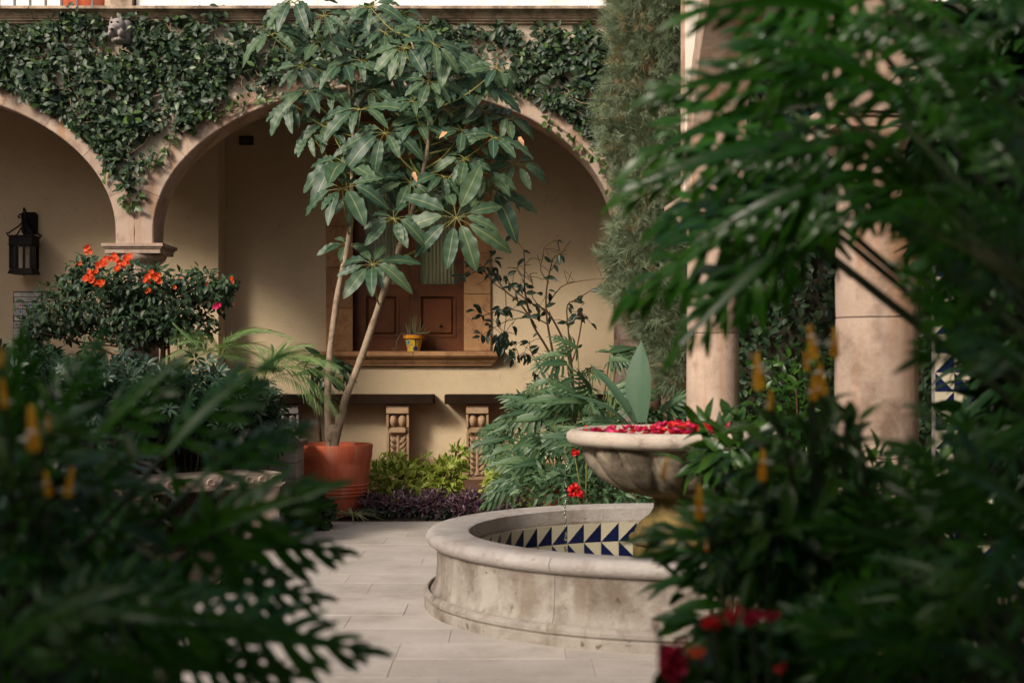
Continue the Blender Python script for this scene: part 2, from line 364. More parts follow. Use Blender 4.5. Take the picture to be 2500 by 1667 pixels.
# ------------------------------------------------------------------ ground, paving, beds
g = MB(); g.box(-60, 60, -20, 80, -.5, -.03)
tag(g.build('ground', M['joint']), kind='structure')
pav = MB(); pav.box(-5, 1.4, 2.5, 13.02, -.03, -.004); pav.box(1.4, 3.2, 2.5, 13.02, -.03, -.004)
pavement = tag(pav.build('pavement', M['joint']), kind='structure')
row = 0; y = 4.2
while y < 13.0:
    x = -3.4 - (row % 3)*.27
    while x < 2.6:
        L = U(.62,1.05)
        if math.hypot(x+L/2-1.02, y+.2-8.64) > 1.25 and abs(x+L/2) < y*.42+.5:
            b = MB(); h = U(-.0015,.0015)
            b.bbox(x+.001, x+L-.001, y+.001, min(y+.399, 13.0), -.02, .002+h, .0014)
            b.build('paving_stone', M['pave'], pavement, origin=(x+L/2, y+.2, 0))
        x += L
    y += .4; row += 1
b = MB()
def soilgrid(name, x0, x1, y0, y1, z, nx=50, ny=14, amp=.03):
    b = MB(); vs = []
    for j in range(ny+1):
        for i in range(nx+1):
            x = x0+(x1-x0)*i/nx; yy = y0+(y1-y0)*j/ny
            e = min(1, i/2, j/2, (nx-i)/2, (ny-j)/2)
            vs.append((x, yy, z + e*(amp + amp*noise.noise(Vector((x*3, yy*3, 0))))))
    b.add(vs, [(j*(nx+1)+i, j*(nx+1)+i+1, (j+1)*(nx+1)+i+1, (j+1)*(nx+1)+i) for j in range(ny) for i in range(nx)])
    return tag(b.build(name, M['soil'], smooth=True), kind='structure')
soilgrid('planting_bed_ground', -8, 6, 13.04, 14.98, 0.0)
soilgrid('side_bed_ground', -8, -2.0, 2.0, 13.0, .004, amp=.02)
soilgrid('right_bed_ground', 1.2, 8, 1.0, 7.0, .004, amp=.02)
gf = MB(); gf.box(-12, 10, 15.0, 17.7, -.03, .02)
tag(gf.build('gallery_floor', surf('gallery_tile_floor', (.12,.06,.035), (.17,.085,.05), 3, .6, .2, 40)), kind='structure')

# ------------------------------------------------------------------ main arcade
YW = 15.0; S = FPX/YW
def ux(u, d=YW): return (u-1250)/FPX*d
def vz(v, d=YW): return 1.5-(v-880)/FPX*d
TH = .42; SP = vz(565); ZIMP = vz(595); PITCH = 1218/S
arcs = [(ux(938)+k*PITCH, 563/S, 355/S) for k in (-1, 0, 1)]
RING = 48/S
arcade = thing('main_arcade', 'arcade of pink stone arches on columns covered in creeping fig, behind the potted tree', 'arcade', (ux(938), YW, 0))
ZT = vz(60); XL, XR = -10.0, 6.4
def archz(x, r=0.0):
    z = None
    for cx, a, bb in arcs:
        q = abs(x-cx)/(a+r)
        if q < 1: z = SP + (bb+r)*math.sqrt(max(0, 1-q*q))
    return z
wb = MB(); xs = [XL]
for cx, a, bb in arcs:
    R_ = a+RING*.96
    xs += [cx-R_*math.cos(PI*i/48) for i in range(49)]
xs += [XR]; xs = sorted(set(round(x, 4) for x in xs))
def zc(x):
    z = archz(x, RING*.96); return z if z else None
for x0, x1 in zip(xs[:-1], xs[1:]):
    xm = (x0+x1)/2
    if zc(xm) is None: za = zb = ZIMP+.003
    else: za = zc(x0+1e-4) or SP; zb = zc(x1-1e-4) or SP
    wb.add([(x0,YW,za),(x1,YW,zb),(x1,YW,ZT),(x0,YW,ZT),(x0,YW+TH,za),(x1,YW+TH,zb),(x1,YW+TH,ZT),(x0,YW+TH,ZT)],
           [(0,1,2,3),(4,7,6,5),(0,4,5,1),(3,2,6,7)])
wb.build('wall', M['facade'], arcade)
def voussoirs(parent, cx, a, bb, sp, zimp, ring, y0, y1, mat, n=13, xf=None):
    arch = node('arch', parent, WP[parent.name])
    pts = [(-a, zimp)] + [(-a*math.cos(PI*i/78), sp+bb*math.sin(PI*i/78)) for i in range(79)] + [(a, zimp)]
    # equal arc lengths
    d = [0]
    for p, q in zip(pts[:-1], pts[1:]): d.append(d[-1]+math.dist(p, q))
    tot = d[-1]
    def at(s):
        s = min(max(s, 0), tot)
        for i in range(len(d)-1):
            if s <= d[i+1]+1e-9:
                f = (s-d[i])/(d[i+1]-d[i]+1e-12); p, q = pts[i], pts[i+1]
                return (p[0]+(q[0]-p[0])*f, p[1]+(q[1]-p[1])*f)
    def nrm(s):
        p, q = at(s-.02), at(s+.02); t = (q[0]-p[0], q[1]-p[1]); l = math.hypot(*t); return (-t[1]/l, t[0]/l)
    cuts = [tot*i/n for i in range(n+1)]
    for c0, c1 in zip(cuts[:-1], cuts[1:]):
        b = MB(); k = 6; gp = .0018; vs = []
        for i in range(k+1):
            s = c0+gp+(c1-c0-2*gp)*i/k; p = at(s); nn = nrm(s)
            if s < .05 or s > tot-.05: nn = (-1, 0) if s < .05 else (1, 0)
            e = .004 if i in (0, k) else 0
            for (r, yy) in ((0, y0+.012), (.012, y0+e), (ring-.004, y0+e), (ring, y0+.01), (ring, y1-.01), (ring-.004, y1), (.012, y1), (0, y1-.012)):
                vs.append((cx+p[0]+nn[0]*r, yy, p[1]+nn[1]*r))
        fs = [(i*8+j, i*8+(j+1) % 8, (i+1)*8+(j+1) % 8, (i+1)*8+j) for i in range(k) for j in range(8)] + [tuple(range(8)), tuple(range(k*8, k*8+8))[::-1]]
        b.add(vs, fs); b.xf = xf; b.build('voussoir', mat, arch, smooth=True)
for cx, a, bb in arcs: voussoirs(arcade, cx, a, bb, SP, ZIMP, RING, YW-.018, YW+TH+.015, M['pink'])
def column(parent, cx, cy, ztop, mat, r=.195, xf=None, joints=3):
    c = node('column', parent, WP[parent.name])
    def bl(b, nm, sm=True): b.xf = xf; return b.build(nm, mat, c, smooth=sm)
    b = MB(); h = .075
    b.box(cx-.33, cx+.33, cy-.33, cy+.33, ztop-.035, ztop); b.box(cx-.31, cx+.31, cy-.31, cy+.31, ztop-.055, ztop-.036); b.box(cx-.295, cx+.295, cy-.295, cy+.295, ztop-.105, ztop-.056)
    bl(b, 'abacus', False)
    b = MB(); b.lathe([(.1,ztop-.107),(.29,ztop-.107),(.288,ztop-.13),(.27,ztop-.165),(.235,ztop-.195),(r+.01,ztop-.215),(r+.004,ztop-.29),(r+.03,ztop-.295),(r+.035,ztop-.31),(r+.03,ztop-.325),(.1,ztop-.328)], (cx,cy,0), 32); bl(b, 'capital')
    zs = ztop-.33; z0 = .30
    for i in range(joints):
        za = z0+(zs-z0)*i/joints; zb = z0+(zs-z0)*(i+1)/joints
        b = MB(); prof = [(.05,za+.001)]
        for k in range(9):
            t = k/8; z = za+.003+(zb-za-.006)*t; tt = (z-z0)/(zs-z0); prof.append((r*(1.06-.06*tt**2)-(.004 if k in (0, 8) else 0), z))
        prof.append((.05, zb-.001)); b.lathe(prof, (cx,cy,0), 36); bl(b, 'drum')
    b = MB(); b.lathe([(.05,.295),(.225,.295),(.235,.28),(.225,.262),(.25,.255),(.275,.235),(.285,.205),(.27,.175),(.05,.172)], (cx,cy,0), 32)
    bl(b, 'base')
    b = MB(); b.box(cx-.3, cx+.3, cy-.3, cy+.3, 0, .17); bl(b, 'plinth', False)
for k in range(3):
    column(arcade, ux(329)+(k-0)*PITCH, YW+TH/2, ZIMP, M['pink'])
# cornice stones
cor = node('cornice', arcade, (0, YW, ZT))
zt = vz(14, YW-.24); H = zt-ZT; KH = H/.199
prof = [(p_, q_ if q_ == H else q_*KH) for p_, q_ in [(0,0),(-.05,0),(-.055,.03),(-.085,.033),(-.09,.055),(-.105,.06),(-.12,.085),(-.15,.12),(-.185,.138),(-.19,.148),(-.235,.152),(-.24,.16),(-.24,H),(.3,H),(.3,0)]]
x = XL
while x < XR:
    L = U(1.7, 2.3); x1 = min(x+L, XR)
    if x <= ux(89) < x+L+.9 and x+L > ux(89)-.9 and abs(x-ux(89)) > .5: x1 = ux(89)
    b = MB(); dy = U(-.003,.003); b.prism([(YW+p[0]+dy, ZT+.001+p[1]) for p in prof], 'x', x+.003, x1-.003); b.build('cornice_stone', M['cornice'], cor, origin=((x+x1)/2, YW, ZT))
    x = x1
# upper storey
pp = MB(); pp.box(ux(334), XR, YW-.02, YW+.25, zt+.001, zt+1.2); pp.build('parapet', M['white'], arcade)
pp = MB(); pp.box(ux(262), ux(328), YW-.10, YW+.25, zt+.001, zt+1.2); pp.build('parapet_pier', M['cornice'], arcade)
pp = MB(); pp.box(XL, XR, YW+.3, YW+2.6, zt-.25, zt-.012); pp.build('terrace_slab', M['cornice'], arcade)
uw = thing('upper_storey_wall', 'plain white wall of the upper floor set back behind the balcony railing', 'wall', (-2, YW+2.8, zt))
b = MB(); b.box(XL-2, XR+2, YW+2.8, YW+3.1, zt-.2, zt+3); b.build('wall', M['white'], uw)
rl = thing('balcony_railing', 'grey metal balcony railing standing on the cornice above the vine', 'railing', (ux(130), YW+.02, zt))
for k in range(-6, 7):
    b = MB(); xx = ux(34+38*k); 
    if xx < ux(262): b.box(xx-.011, xx+.011, YW+.01, YW+.032, zt, zt+.9); b.build('baluster', M['grey_paint'], rl)
b = MB(); b.box(XL, ux(261), YW, YW+.045, zt+.901, zt+.94); b.build('handrail', M['grey_paint'], rl)
def pot(name, label, c, prof, mat, cat='pot', group=None, soil=None, n=48):
    t = thing(name, label, cat, c, group)
    b = MB(); b.lathe(prof, c, n); b.build('body', mat, t, smooth=True)
    if soil:
        b = MB(); b.lathe([(soil[0], soil[1]), (soil[0]*.5, soil[1]+.015), (0.001, soil[1]+.02)], c, 24); b.build('soil', M['soil'], t, smooth=True)
    return t
pot('terracotta_balcony_pot', 'large orange clay pot behind the balcony railing at the top', (ux(193), YW+.5, zt), [(.001,0),(.26,0),(.275,.015),(.30,.03),(.31,.10),(.38,.45),(.42,.46),(.42,.55),(.38,.55),(.34,.4),(.001,.38)], M['terra'])

# ------------------------------------------------------------------ gallery behind the arcade
YL, YB = 17.2, 17.62
SB = FPX/YB
gw = thing('gallery_wall', 'cream stucco wall at the back of the arcade gallery', 'wall', (0, YB, 0))
XS = ux(547, YB)
b = MB(); b.box(-12, ux(533, YL), YL, YB+.3, 0, 4.95); b.build('wall_pier', M['cream'], gw)
# wall with window hole
wx0, wx1 = ux(862, YB), ux(1133, YB); wz0, wz1 = vz(857, YB), vz(415, YB)
b = MB(); X0 = ux(533, YL)+.001; X1 = 9.0
b.box(X0, wx0, YB, YB+.3, 0, 4.95); b.box(wx1, X1, YB, YB+.3, 0, 4.95); b.box(wx0, wx1, YB, YB+.3, 0, wz0); b.box(wx0, wx1, YB, YB+.3, wz1, 4.95)
b.build('wall', M['cream'], gw)
b = MB(); b.box(X0, X1, YB-.022, YB-.001, .021, vz(1120, YB)); b.build('skirting', M['tan'], gw)
gc = MB(); gc.box(-12, 10, YW+TH+.02, YB+.3, 4.951, 5.05); tag(gc.build('gallery_ceiling', surf('dark_ceiling_boards', (.04,.022,.012), (.06,.035,.02), 2)), kind='structure')
gb = thing('ceiling_beams', 'dark timber beams under the gallery ceiling', 'beams', (0, 16.5, 4.75))
for k in range(22):
    b = MB(); xx = -10+k*.9; b.box(xx, xx+.12, YW+TH+.03, YL-.01, 4.78, 4.95); b.build('beam', M['wood'], gb)
# window
win = thing('window', 'stone framed window with red brown double wooden shutters and curtains behind glass', 'window', ((wx0+wx1)/2, YB, wz0))
J = ux(862, YB)-ux(797, YB)
def jambs(x0, x1, cuts):
    zs = [wz0] + [vz(c, YB) for c in cuts] + [vz(358, YB)]
    for a, c in zip(zs[:-1], zs[1:]):
        b = MB(); b.bbox(x0, x1, YB-.045, YB+.12, a+.003, c-.003, .004); b.build('jamb_stone', M['jamb'], win)
jambs(wx0-J, wx0, (753, 653, 553, 455)); jambs(wx1, wx1+J, (718, 618, 520, 430))
b = MB(); b.bbox(wx0+.002, wx1-.002, YB-.045, YB+.12, wz1, vz(358, YB), .004); b.build('lintel_stone', M['jamb'], win)
b = MB(); hz = vz(356, YB); b.prism([(YB-.001,hz),(YB-.06,hz),(YB-.075,hz+.05),(YB-.13,hz+.10),(YB-.14,hz+.16),(YB-.20,hz+.2),(YB-.20,hz+.28),(YB-.001,hz+.28)], 'x', ux(757,YB), ux(1243,YB)); b.build('hood_stone', M['jamb'], win)
sx = [767, 903, 1010, 1089, 1232]
for a, c in zip(sx[:-1], sx[1:]):
    b = MB(); e0 = ux(a, YB-.2)+.002; e1 = ux(c, YB-.2)-.002; z = wz0
    pr = [(0,0),(-.20,0),(-.20,-.055),(-.19,-.06),(-.185,-.07),(-.155,-.085),(-.12,-.115),(-.115,-.13),(-.095,-.135),(-.095,-.15),(-.075,-.155),(-.072,-.178),(0,-.178)]
    n = len(pr); vs = []
    for p in pr: vs.append((e0+(.16*(p[1]/-.178)**1 if a == 767 else 0), YB-.001+p[0], z-.001+p[1]))
    for p in pr: vs.append((e1-(.16*(p[1]/-.178)**1 if c == 1232 else 0), YB-.001+p[0], z-.001+p[1]))
    b.add(vs, [tuple(range(n)), tuple(range(n, 2*n))[::-1]]+[(i, i+n, (i+1) % n+n, (i+1) % n) for i in range(n)])
    b.build('sill_stone', M['jamb'], win)
b = MB(); b.box(wx0, wx1, YB+.12, YB+.29, wz0+.001, wz0+.03); b.build('sill_board', M['wood'], win)
YF = YB+.125
def leafdoor(x0, x1, s0, s1, side):
    t = node('shutter', win, (x0, YF, wz0))
    zg0, zg1 = vz(692, YB), wz1-.09
    b = MB(); d0, d1 = YF, YF+.045
    b.box(x0, s0, d0, d1, wz0+.031, wz1); b.box(s1, x1, d0, d1, wz0+.031, wz1)
    b.box(s0, s1, d0+.001, d1-.001, wz0+.031, vz(822, YB)); b.box(s0, s1, d0+.001, d1-.001, vz(718, YB), zg0); b.box(s0, s1, d0+.001, d1-.001, zg1, wz1)
    b.build('frame', M['wood'], t)
    b = MB(); a, c = vz(822, YB), vz(718, YB)
    m_ = .022
    for (xa, xb, za, zb) in ((s0, s1, a, a+m_), (s0, s1, c-m_, c), (s0, s0+m_, a+m_, c-m_), (s1-m_, s1, a+m_, c-m_)): b.box(xa, xb, d0-.014, d0+.02, za, zb)
    b.build('moulding', M['wood'], t)
    b = MB(); b.bbox(s0+m_+.022, s1-m_-.022, d0+.012, d1-.01, a+m_+.022, c-m_-.022, .016); b.box(s0+.002, s1-.002, d0+.036, d0+.043, a+.002, c-.002); b.build('panel', M['wood'], t)
    b = MB(); b.box(s0, s1, d0+.018, d0+.022, zg0, zg1); b.build('pane', M['glass'], t)
    return (s0, s1, zg0, zg1)
XM = ux(999, YB)
for (x0, x1, s0, s1) in ((wx0+.002, XM-.002, ux(887, YB), ux(972, YB)), (XM+.002, wx1-.002, ux(1022, YB), ux(1112, YB))):
    s0, s1, za, zb = leafdoor(x0, x1, s0, s1, 0)
    b = MB(); n = 60; vs = []
    ph = [U(.6,1.5) for _ in range(12)]
    for j in (za-.05, zb+.02):
        for i in range(n+1):
            x = s0-.03+(s1-s0+.06)*i/n; f = i/n*11; k = int(f); am = ph[k % 12]
            vs.append((x, YF+.10+.020*math.sin(f*2*PI)*am, j))
    b.add(vs, [(i, i+1, n+2+i, n+1+i) for i in range(n)]); b.build('curtain', M['curtain'], win, smooth=True)
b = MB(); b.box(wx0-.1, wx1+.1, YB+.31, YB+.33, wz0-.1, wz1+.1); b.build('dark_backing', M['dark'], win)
b = MB(); b.ell((ux(1075,YB), YF-.004, vz(795,YB)), (.018,.012,.018)); b.build('knob', M['iron'], win, smooth=True)
# vent
vt = thing('wall_vent', 'small dark rectangular louvred vent high on the shaded cream wall', 'vent', P(601, 343, YB))
b = MB(); x0, x1, z0, z1 = ux(585,YB), ux(619,YB), vz(354,YB), vz(333,YB); b.box(x0,x1,YB-.02,YB-.002,z0,z0+.012); b.box(x0,x1,YB-.02,YB-.002,z1-.012,z1); b.box(x0,x0+.012,YB-.02,YB-.002,z0+.012,z1-.012); b.box(x1-.012,x1,YB-.02,YB-.002,z0+.012,z1-.012); b.build('frame', M['iron'], vt)
for k in range(4):
    b = MB(); zz = z0+.018+k*.02; b.add([(x0+.012,YB-.018,zz),(x1-.012,YB-.018,zz),(x1-.012,YB-.004,zz+.016),(x0+.012,YB-.004,zz+.016)], [(0,1,2,3)]); b.build('louvre', M['iron'], vt)

# painted pot with dry succulent on the sill
pc = (ux(1010, 17.5), 17.50, wz0+.002)
tp = thing('painted_pot', 'small talavera flowerpot painted yellow, orange and blue on the window sill', 'pot', pc)
b = MB(); R1, R2, hh = .118, .078, .21
def rp(z): return R2+(R1-R2)*(z/hh)**.9
b.lathe([(.001,0),(rp(0),0)]+[(rp(hh*i/8), hh*i/8) for i in range(1, 7)], pc, 40)
b.m = [ (0) for _ in b.m ]
b.build('body', [M['talyellow']], tp, smooth=True)
b = MB(); b.lathe([(rp(hh*.74),hh*.745),(R1+.012,hh*.75),(R1+.016,hh*.98),(R1+.006,hh),(R1-.012,hh),(R1-.02,hh*.8),(.001,hh*.78)], pc, 40); b.build('rim', M['talorange'], tp, smooth=True)
b = MB(); b.lathe([(R1+.0175,hh*.97),(R1+.0185,hh*1.0),(R1-.014,hh*1.01)], pc, 40); b.build('rim_band', M['talblue'], tp, smooth=True)
def patch(cx_deg, zc_, ra, rz, mat, shape='e'):
    b = MB(); n = 14; vs = []
    for k in range(n):
        t = 2*PI*k/n; rr = 1 if shape == 'e' else (1 if k % 2 else .55)
        a = math.radians(cx_deg)+ra*rr*math.cos(t); z = min(max(zc_+rz*rr*math.sin(t), .002), hh*.74); r = rp(z)+.0015
        vs.append((pc[0]+r*math.cos(a), pc[1]+r*math.sin(a), pc[2]+z))
    b.add(vs, [tuple(range(n))]); b.build('painted_mark', mat, tp)
for a, z, ra, rz, m_, s_ in ((-135,.11,.35,.032,'talteal','e'),(-70,.03,.5,.042,'talblue','s'),(-45,.11,.3,.04,'talorange','e'),(-72,.10,.09,.055,'talblue','e'),(-90,.145,.9,.014,'talblue','e'),(-160,.05,.25,.035,'signred','e'),(-45,.05,.2,.04,'talorange','e')):
    patch(a, z, ra, rz, M[m_], s_)
for i in range(40): patch(-112+U(-20,20), U(.02,.13), .035, .004, M['talblue'])
for i in range(24): patch(-90+U(-70,70), hh*.70, .06, .005, M['signred'] if i % 2 else M['talteal'])
su = thing('dry_succulent', 'thin dry stemmed succulent growing in the painted pot on the sill', 'plant', (pc[0], pc[1], pc[2]+hh))
for i in range(26):
    a = U(0,2*PI); r = U(.0,.09); x0 = pc[0]+r*math.cos(a); y0 = pc[1]+r*math.sin(a); h = U(.07,.15) if i > 4 else U(.2,.28)
    dx = (x0-pc[0])*1.0+U(-.02,.02)
    b = MB(); b.tube([(x0,y0,pc[2]+hh-.02),(x0+dx*.5,y0,pc[2]+hh+h*.5),(x0+dx*.8+U(-.01,.01),y0,pc[2]+hh+h)], [.007,.006,.004], 5); b.build('stem', M['cactus'], su, smooth=True)
b = MB(); z = pc[2]+hh; b.tube([(pc[0]-.05,pc[1]-.1,z+.005),(pc[0]-.15,pc[1]-.12,z+.01),(pc[0]-.2,pc[1]-.13,z-.08),(pc[0]-.21,pc[1]-.13,z-.17),(pc[0]-.235,pc[1]-.13,z-.2),(pc[0]-.26,pc[1]-.13,z-.17)], .005, 5); b.build('trailing_stem', M['cactus'], su, smooth=True)
b = MB(); b.tube([(pc[0]+.03,pc[1]-.1,z+.01),(pc[0]+.12,pc[1]-.11,z+.012),(pc[0]+.19,pc[1]-.12,z+.015),(pc[0]+.21,pc[1]-.12,z+.035)], .007, 5); b.build('trailing_stem', M['cactus'], su, smooth=True)

# lantern
lc = P(59, 620, 16.95)
ln = thing('wall_lantern', 'black iron wall lantern with glass sides hanging from a scroll bracket', 'lantern', (lc.x, YL, lc.z))
d = 16.95; lx0, lx1 = ux(31, d), ux(87, d); hw = (lx1-lx0)/2; cx = (lx0+lx1)/2; cy = d
ztop, zg1, zg0, zb = vz(577, d), vz(600, d), vz(656, d), vz(669, d)
b = MB(); b.box(cx-hw, cx+hw, cy-hw, cy+hw, zg1+.01, ztop); b.box(cx-hw-.012, cx+hw+.012, cy-hw-.012, cy+hw+.012, ztop-.008, ztop+.006); b.box(cx-hw-.01, cx+hw+.01, cy-hw-.01, cy+hw+.01, zg1, zg1+.012); b.build('crown', M['iron'], ln)
b = MB(); b.add([(cx+sx*q, cy+sy*q, z) for z, q in ((zb, hw+.012),(zg0, hw-.012)) for sx, sy in ((-1,-1),(1,-1),(1,1),(-1,1))], [(0,1,2,3),(4,7,6,5),(0,1,5,4),(1,2,6,5),(2,3,7,6),(3,0,4,7)]); b.ell((cx,cy,zb-.012),(.014,.014,.016),8,6); b.build('base', M['iron'], ln)
for sx in (-1,-.42,.36,1):
    for sy in (-1,1):
        b = MB(); q = .011 if abs(sx)==1 else .007; b.box(cx+sx*(hw-.014)-q, cx+sx*(hw-.014)+q, cy+sy*(hw-.014)-q, cy+sy*(hw-.014)+q, zg0, zg1); b.build('bar', M['iron'], ln)
for k in (0, 1, 2, 3):
    b = MB()
    if k < 2: yy = cy+(-1,1)[k]*(hw-.02); b.box(cx-hw+.03, cx+hw-.03, yy-.001, yy+.001, zg0, zg1)
    else: xx = cx+(-1,1)[k-2]*(hw-.02); b.box(xx-.001, xx+.001, cy-hw+.03, cy+hw-.03, zg0, zg1)
    b.build('pane', M['glass'], ln)
for sx in (-.3,.3):
    b = MB(); b.tube([(cx+sx*hw,cy,zg0),(cx+sx*hw,cy,zg0+.1)], .011, 8); b.lathe([(.001,.1),(.013,.11),(.016,.13),(.008,.16),(.001,.18)], (cx+sx*hw,cy,zg0), 10); b.build('bulb', M['paper'], ln, smooth=True)
bx0, bx1, bz0, bz1 = ux(54,YL), ux(93,YL), vz(573,YL), vz(518,YL); c_ = .03
b = MB(); b.prism([(bx0+c_,bz0),(bx1-c_,bz0),(bx1,bz0+c_),(bx1,bz1-c_),(bx1-c_,bz1),(bx0+c_,bz1),(bx0,bz1-c_),(bx0,bz0+c_)], 'y', YL-.03, YL-.002); b.build('backplate', M['iron'], ln)
b = MB(); xm = (bx0+bx1)/2
b.tube([(xm,YL-.03,bz0+.05),(xm-.01,YL-.12,bz1-.02),(cx,cy,bz1+.02),(cx-.02,cy-.02,bz1-.06),(cx,cy,ztop+.08),(cx,cy,ztop)], .014, 8)
b.tube([(cx-.0,cy,bz1-.05),(cx-.06,cy,bz1-.055),(cx-.075,cy,bz1-.08),(cx-.06,cy,bz1-.095),(cx-.045,cy,bz1-.085)], .011, 6)
for sx, sy in ((-1,-1),(1,-1),(1,1),(-1,1)):
    b.tube([(cx,cy,bz1-.12),(cx+sx*.05,cy+sy*.05,ztop+.12),(cx+sx*(hw-.02),cy+sy*(hw-.02),ztop+.05),(cx+sx*(hw+.01),cy+sy*(hw+.01),ztop+.015),(cx+sx*(hw+.02),cy+sy*(hw+.02),ztop+.035)], .010, 6)
b.build('bracket', M['iron'], ln, smooth=True)

# safety sign
def text_mesh(txt, size, mat, name, parent, c, maxw=None):
    cu = bpy.data.curves.new('txt', 'FONT'); cu.body = txt; cu.size = size; cu.align_x = 'CENTER'; cu.align_y = 'CENTER'; cu.fill_mode = 'FRONT'; cu.resolution_u = 2
    o = bpy.data.objects.new('t', cu); col.objects.link(o)
    me = bpy.data.meshes.new_from_object(o.evaluated_get(bpy.context.evaluated_depsgraph_get())); bpy.data.objects.remove(o)
    xs_ = [v.co.x for v in me.vertices]; wd = max(xs_)-min(xs_); k = min(1, maxw/wd) if maxw else 1
    for v in me.vertices: v.co = Vector((v.co.x*k, 0, v.co.y))
    me.materials.clear(); me.materials.append(mat); me.name = name
    q = bpy.data.objects.new(name, me); col.objects.link(q); q.parent = parent; q.location = Vector(c)-WP[parent.name]; return q
sg = thing('safety_sign', 'black framed emergency instruction panel with white cells and blue pictograms under the lantern', 'sign', P(68, 770, YL))
sx0, sx1, sz1, sz0 = ux(33,YL), ux(104,YL), vz(711,YL), vz(868,YL)
b = MB(); b.bbox(sx0, sx1, YL-.02, YL-.001, sz0, sz1, .006); b.build('board', M['ink'], sg)
ys = YL-.0225; W = sx1-sx0
def cell(x0, x1, z0, z1, mat=M['paper']):
    b = MB(); b.box(x0, x1, ys+.0005, ys+.0035, z0, z1); return b.build('cell', mat, sg)
cell(sx0+.012, sx1-.012, vz(724,YL), vz(714,YL)); text_mesh('QUE HACER EN:', .026, M['ink'], 'lettering', sg, ((sx0+sx1)/2, ys-.0005, vz(716.4,YL)), W*.5); text_mesh('TODO CASO DE', .026, M['ink'], 'lettering', sg, ((sx0+sx1)/2, ys-.0005, vz(721.6,YL)), W*.62)
cell(sx0+.018, sx1-.018, vz(736,YL), vz(726,YL)); text_mesh('SISMOS / TERREMOTOS', .04, M['ink'], 'lettering', sg, ((sx0+sx1)/2, ys-.0005, vz(731,YL)), W*.8)
def rows(vlist):
    for r_, (va, vb) in enumerate(vlist):
        for k in range(6):
            x0 = sx0+.010+k*(W-.014)/6; x1 = x0+(W-.014)/6-.008
            z0, z1 = vz(vb,YL), vz(va,YL); cell(x0, x1, z0, z1); xc = (x0+x1)/2; zc_ = (z0+z1)/2
            if k % 2 == 0:
                for q in range(4):
                    b = MB(); b.box(x0+.006, x1-.006-U(0,.01), ys-.0006, ys, z1-.012-q*.015, z1-.007-q*.015); b.build('text_line', M['ink'], sg)
            else:
                m_ = M['signblue'] if (r_+k//2) % 3 else M['signred']
                b = MB(); b.prism([(xc-.006,zc_-.026),(xc-.014,zc_+.012),(xc-.006,zc_+.016),(xc-.008,zc_+.024),(xc,zc_+.032),(xc+.008,zc_+.024),(xc+.006,zc_+.016),(xc+.014,zc_+.012),(xc+.006,zc_-.026),(xc,zc_-.004)], 'y', ys-.0008, ys); b.build('pictogram', m_, sg)
rows([(738.5,752.5),(755,768.5)])
cell(sx0+.018, sx1-.018, vz(782,YL), vz(771.5,YL)); text_mesh('INCENDIO', .05, M['ink'], 'lettering', sg, ((sx0+sx1)/2, ys-.0005, vz(776.8,YL)), W*.5)
rows([(785,798.5),(801,815),(817.5,831),(834,848)])

# consoles
def console(u0, u1, cus, label, grey=()):
    d = 17.2; t = thing('stone_console', label, 'console table', (ux((u0+u1)/2, d), d, 0), 'stone consoles along the gallery wall')
    b = MB(); b.bbox(ux(u0,d), ux(u1,d), d, YB-.023, vz(986,d), vz(963,d), .006); b.build('slab', M['dkslab'], t)
    dz = 17.24
    for cu in cus:
        m_ = M['greystone'] if cu in grey else M['tan']
        k = node('support', t, (ux(cu,dz), dz, 0)); X = ux(cu, dz); h = 27.5/FPX*dz
        def z(v): return vz(v, dz)
        y0 = dz+.02
        b = MB(); b.bbox(X-h, X+h, y0, YB-.024, z(1009), z(987), .004); b.build('top_block', m_, k)
        b = MB(); b.box(X-h*.94, X+h*.94, y0+.10, YB-.024, z(1162), z(1010)); b.build('core', m_, k)
        b = MB(); b.box(X-h, X-h*.8, y0+.02, y0+.12, z(1043), z(1012)); b.box(X+h*.8, X+h, y0+.02, y0+.12, z(1043), z(1012))
        for sx in (-.4, .4): b.ell((X+sx*h, y0+.09, z(1027)), (h*.38, .085, (z(1012)-z(1043))*.52), 16, 10)
        b.build('scroll', m_, k, smooth=True)
        b = MB(); b.prism([(X-h*.68,z(1055)),(X+h*.68,z(1055)),(X+h*.72,z(1047)),(X+h*.6,z(1043)),(X-h*.6,z(1043)),(X-h*.72,z(1047))], 'y', y0+.01, y0+.12)
        b.add([(X-h*.68,y0+.012,z(1055)),(X+h*.68,y0+.012,z(1055)),(X+h*.45,y0+.11,z(1066)),(X-h*.45,y0+.11,z(1066)),(X-h*.68,y0+.12,z(1055)),(X+h*.68,y0+.12,z(1055))], [(0,1,2,3),(0,3,4),(1,5,2)]); b.build('bracket', m_, k)
        b = MB()
        for sx in (-1, 1): b.box(X+sx*h*.88-h*.1, X+sx*h*.88+h*.1, y0+.05, y0+.12, z(1162), z(1057))
        b.build('edge_strip', m_, k)
        b = MB(); b.tube([(X,y0+.09,z(1062)),(X,y0+.08,z(1100)),(X,y0+.07,z(1145)),(X,y0+.05,z(1161))], [h*.14,h*.15,h*.13,h*.3], 8)
        for i in range(7):
            vv = 1066+i*13.5
            for sx in (-1, 1):
                p0 = Vector((X+sx*h*.10, y0+.10, z(vv+17))); p1 = Vector((X+sx*h*.45, y0+.065, z(vv+9))); p2 = Vector((X+sx*h*.72, y0+.075, z(vv-3)))
                b.tube([p0, (p0+p1)/2+Vector((0,-.008,0)), p1, p2], [h*.08, h*.15, h*.19, h*.03], 7)
        b.build('acanthus_leaf', m_, k, smooth=True)
        b = MB(); b.bbox(X-h, X+h, y0+.03, YB-.024, .021, z(1163), .004); b.build('foot', m_, k)
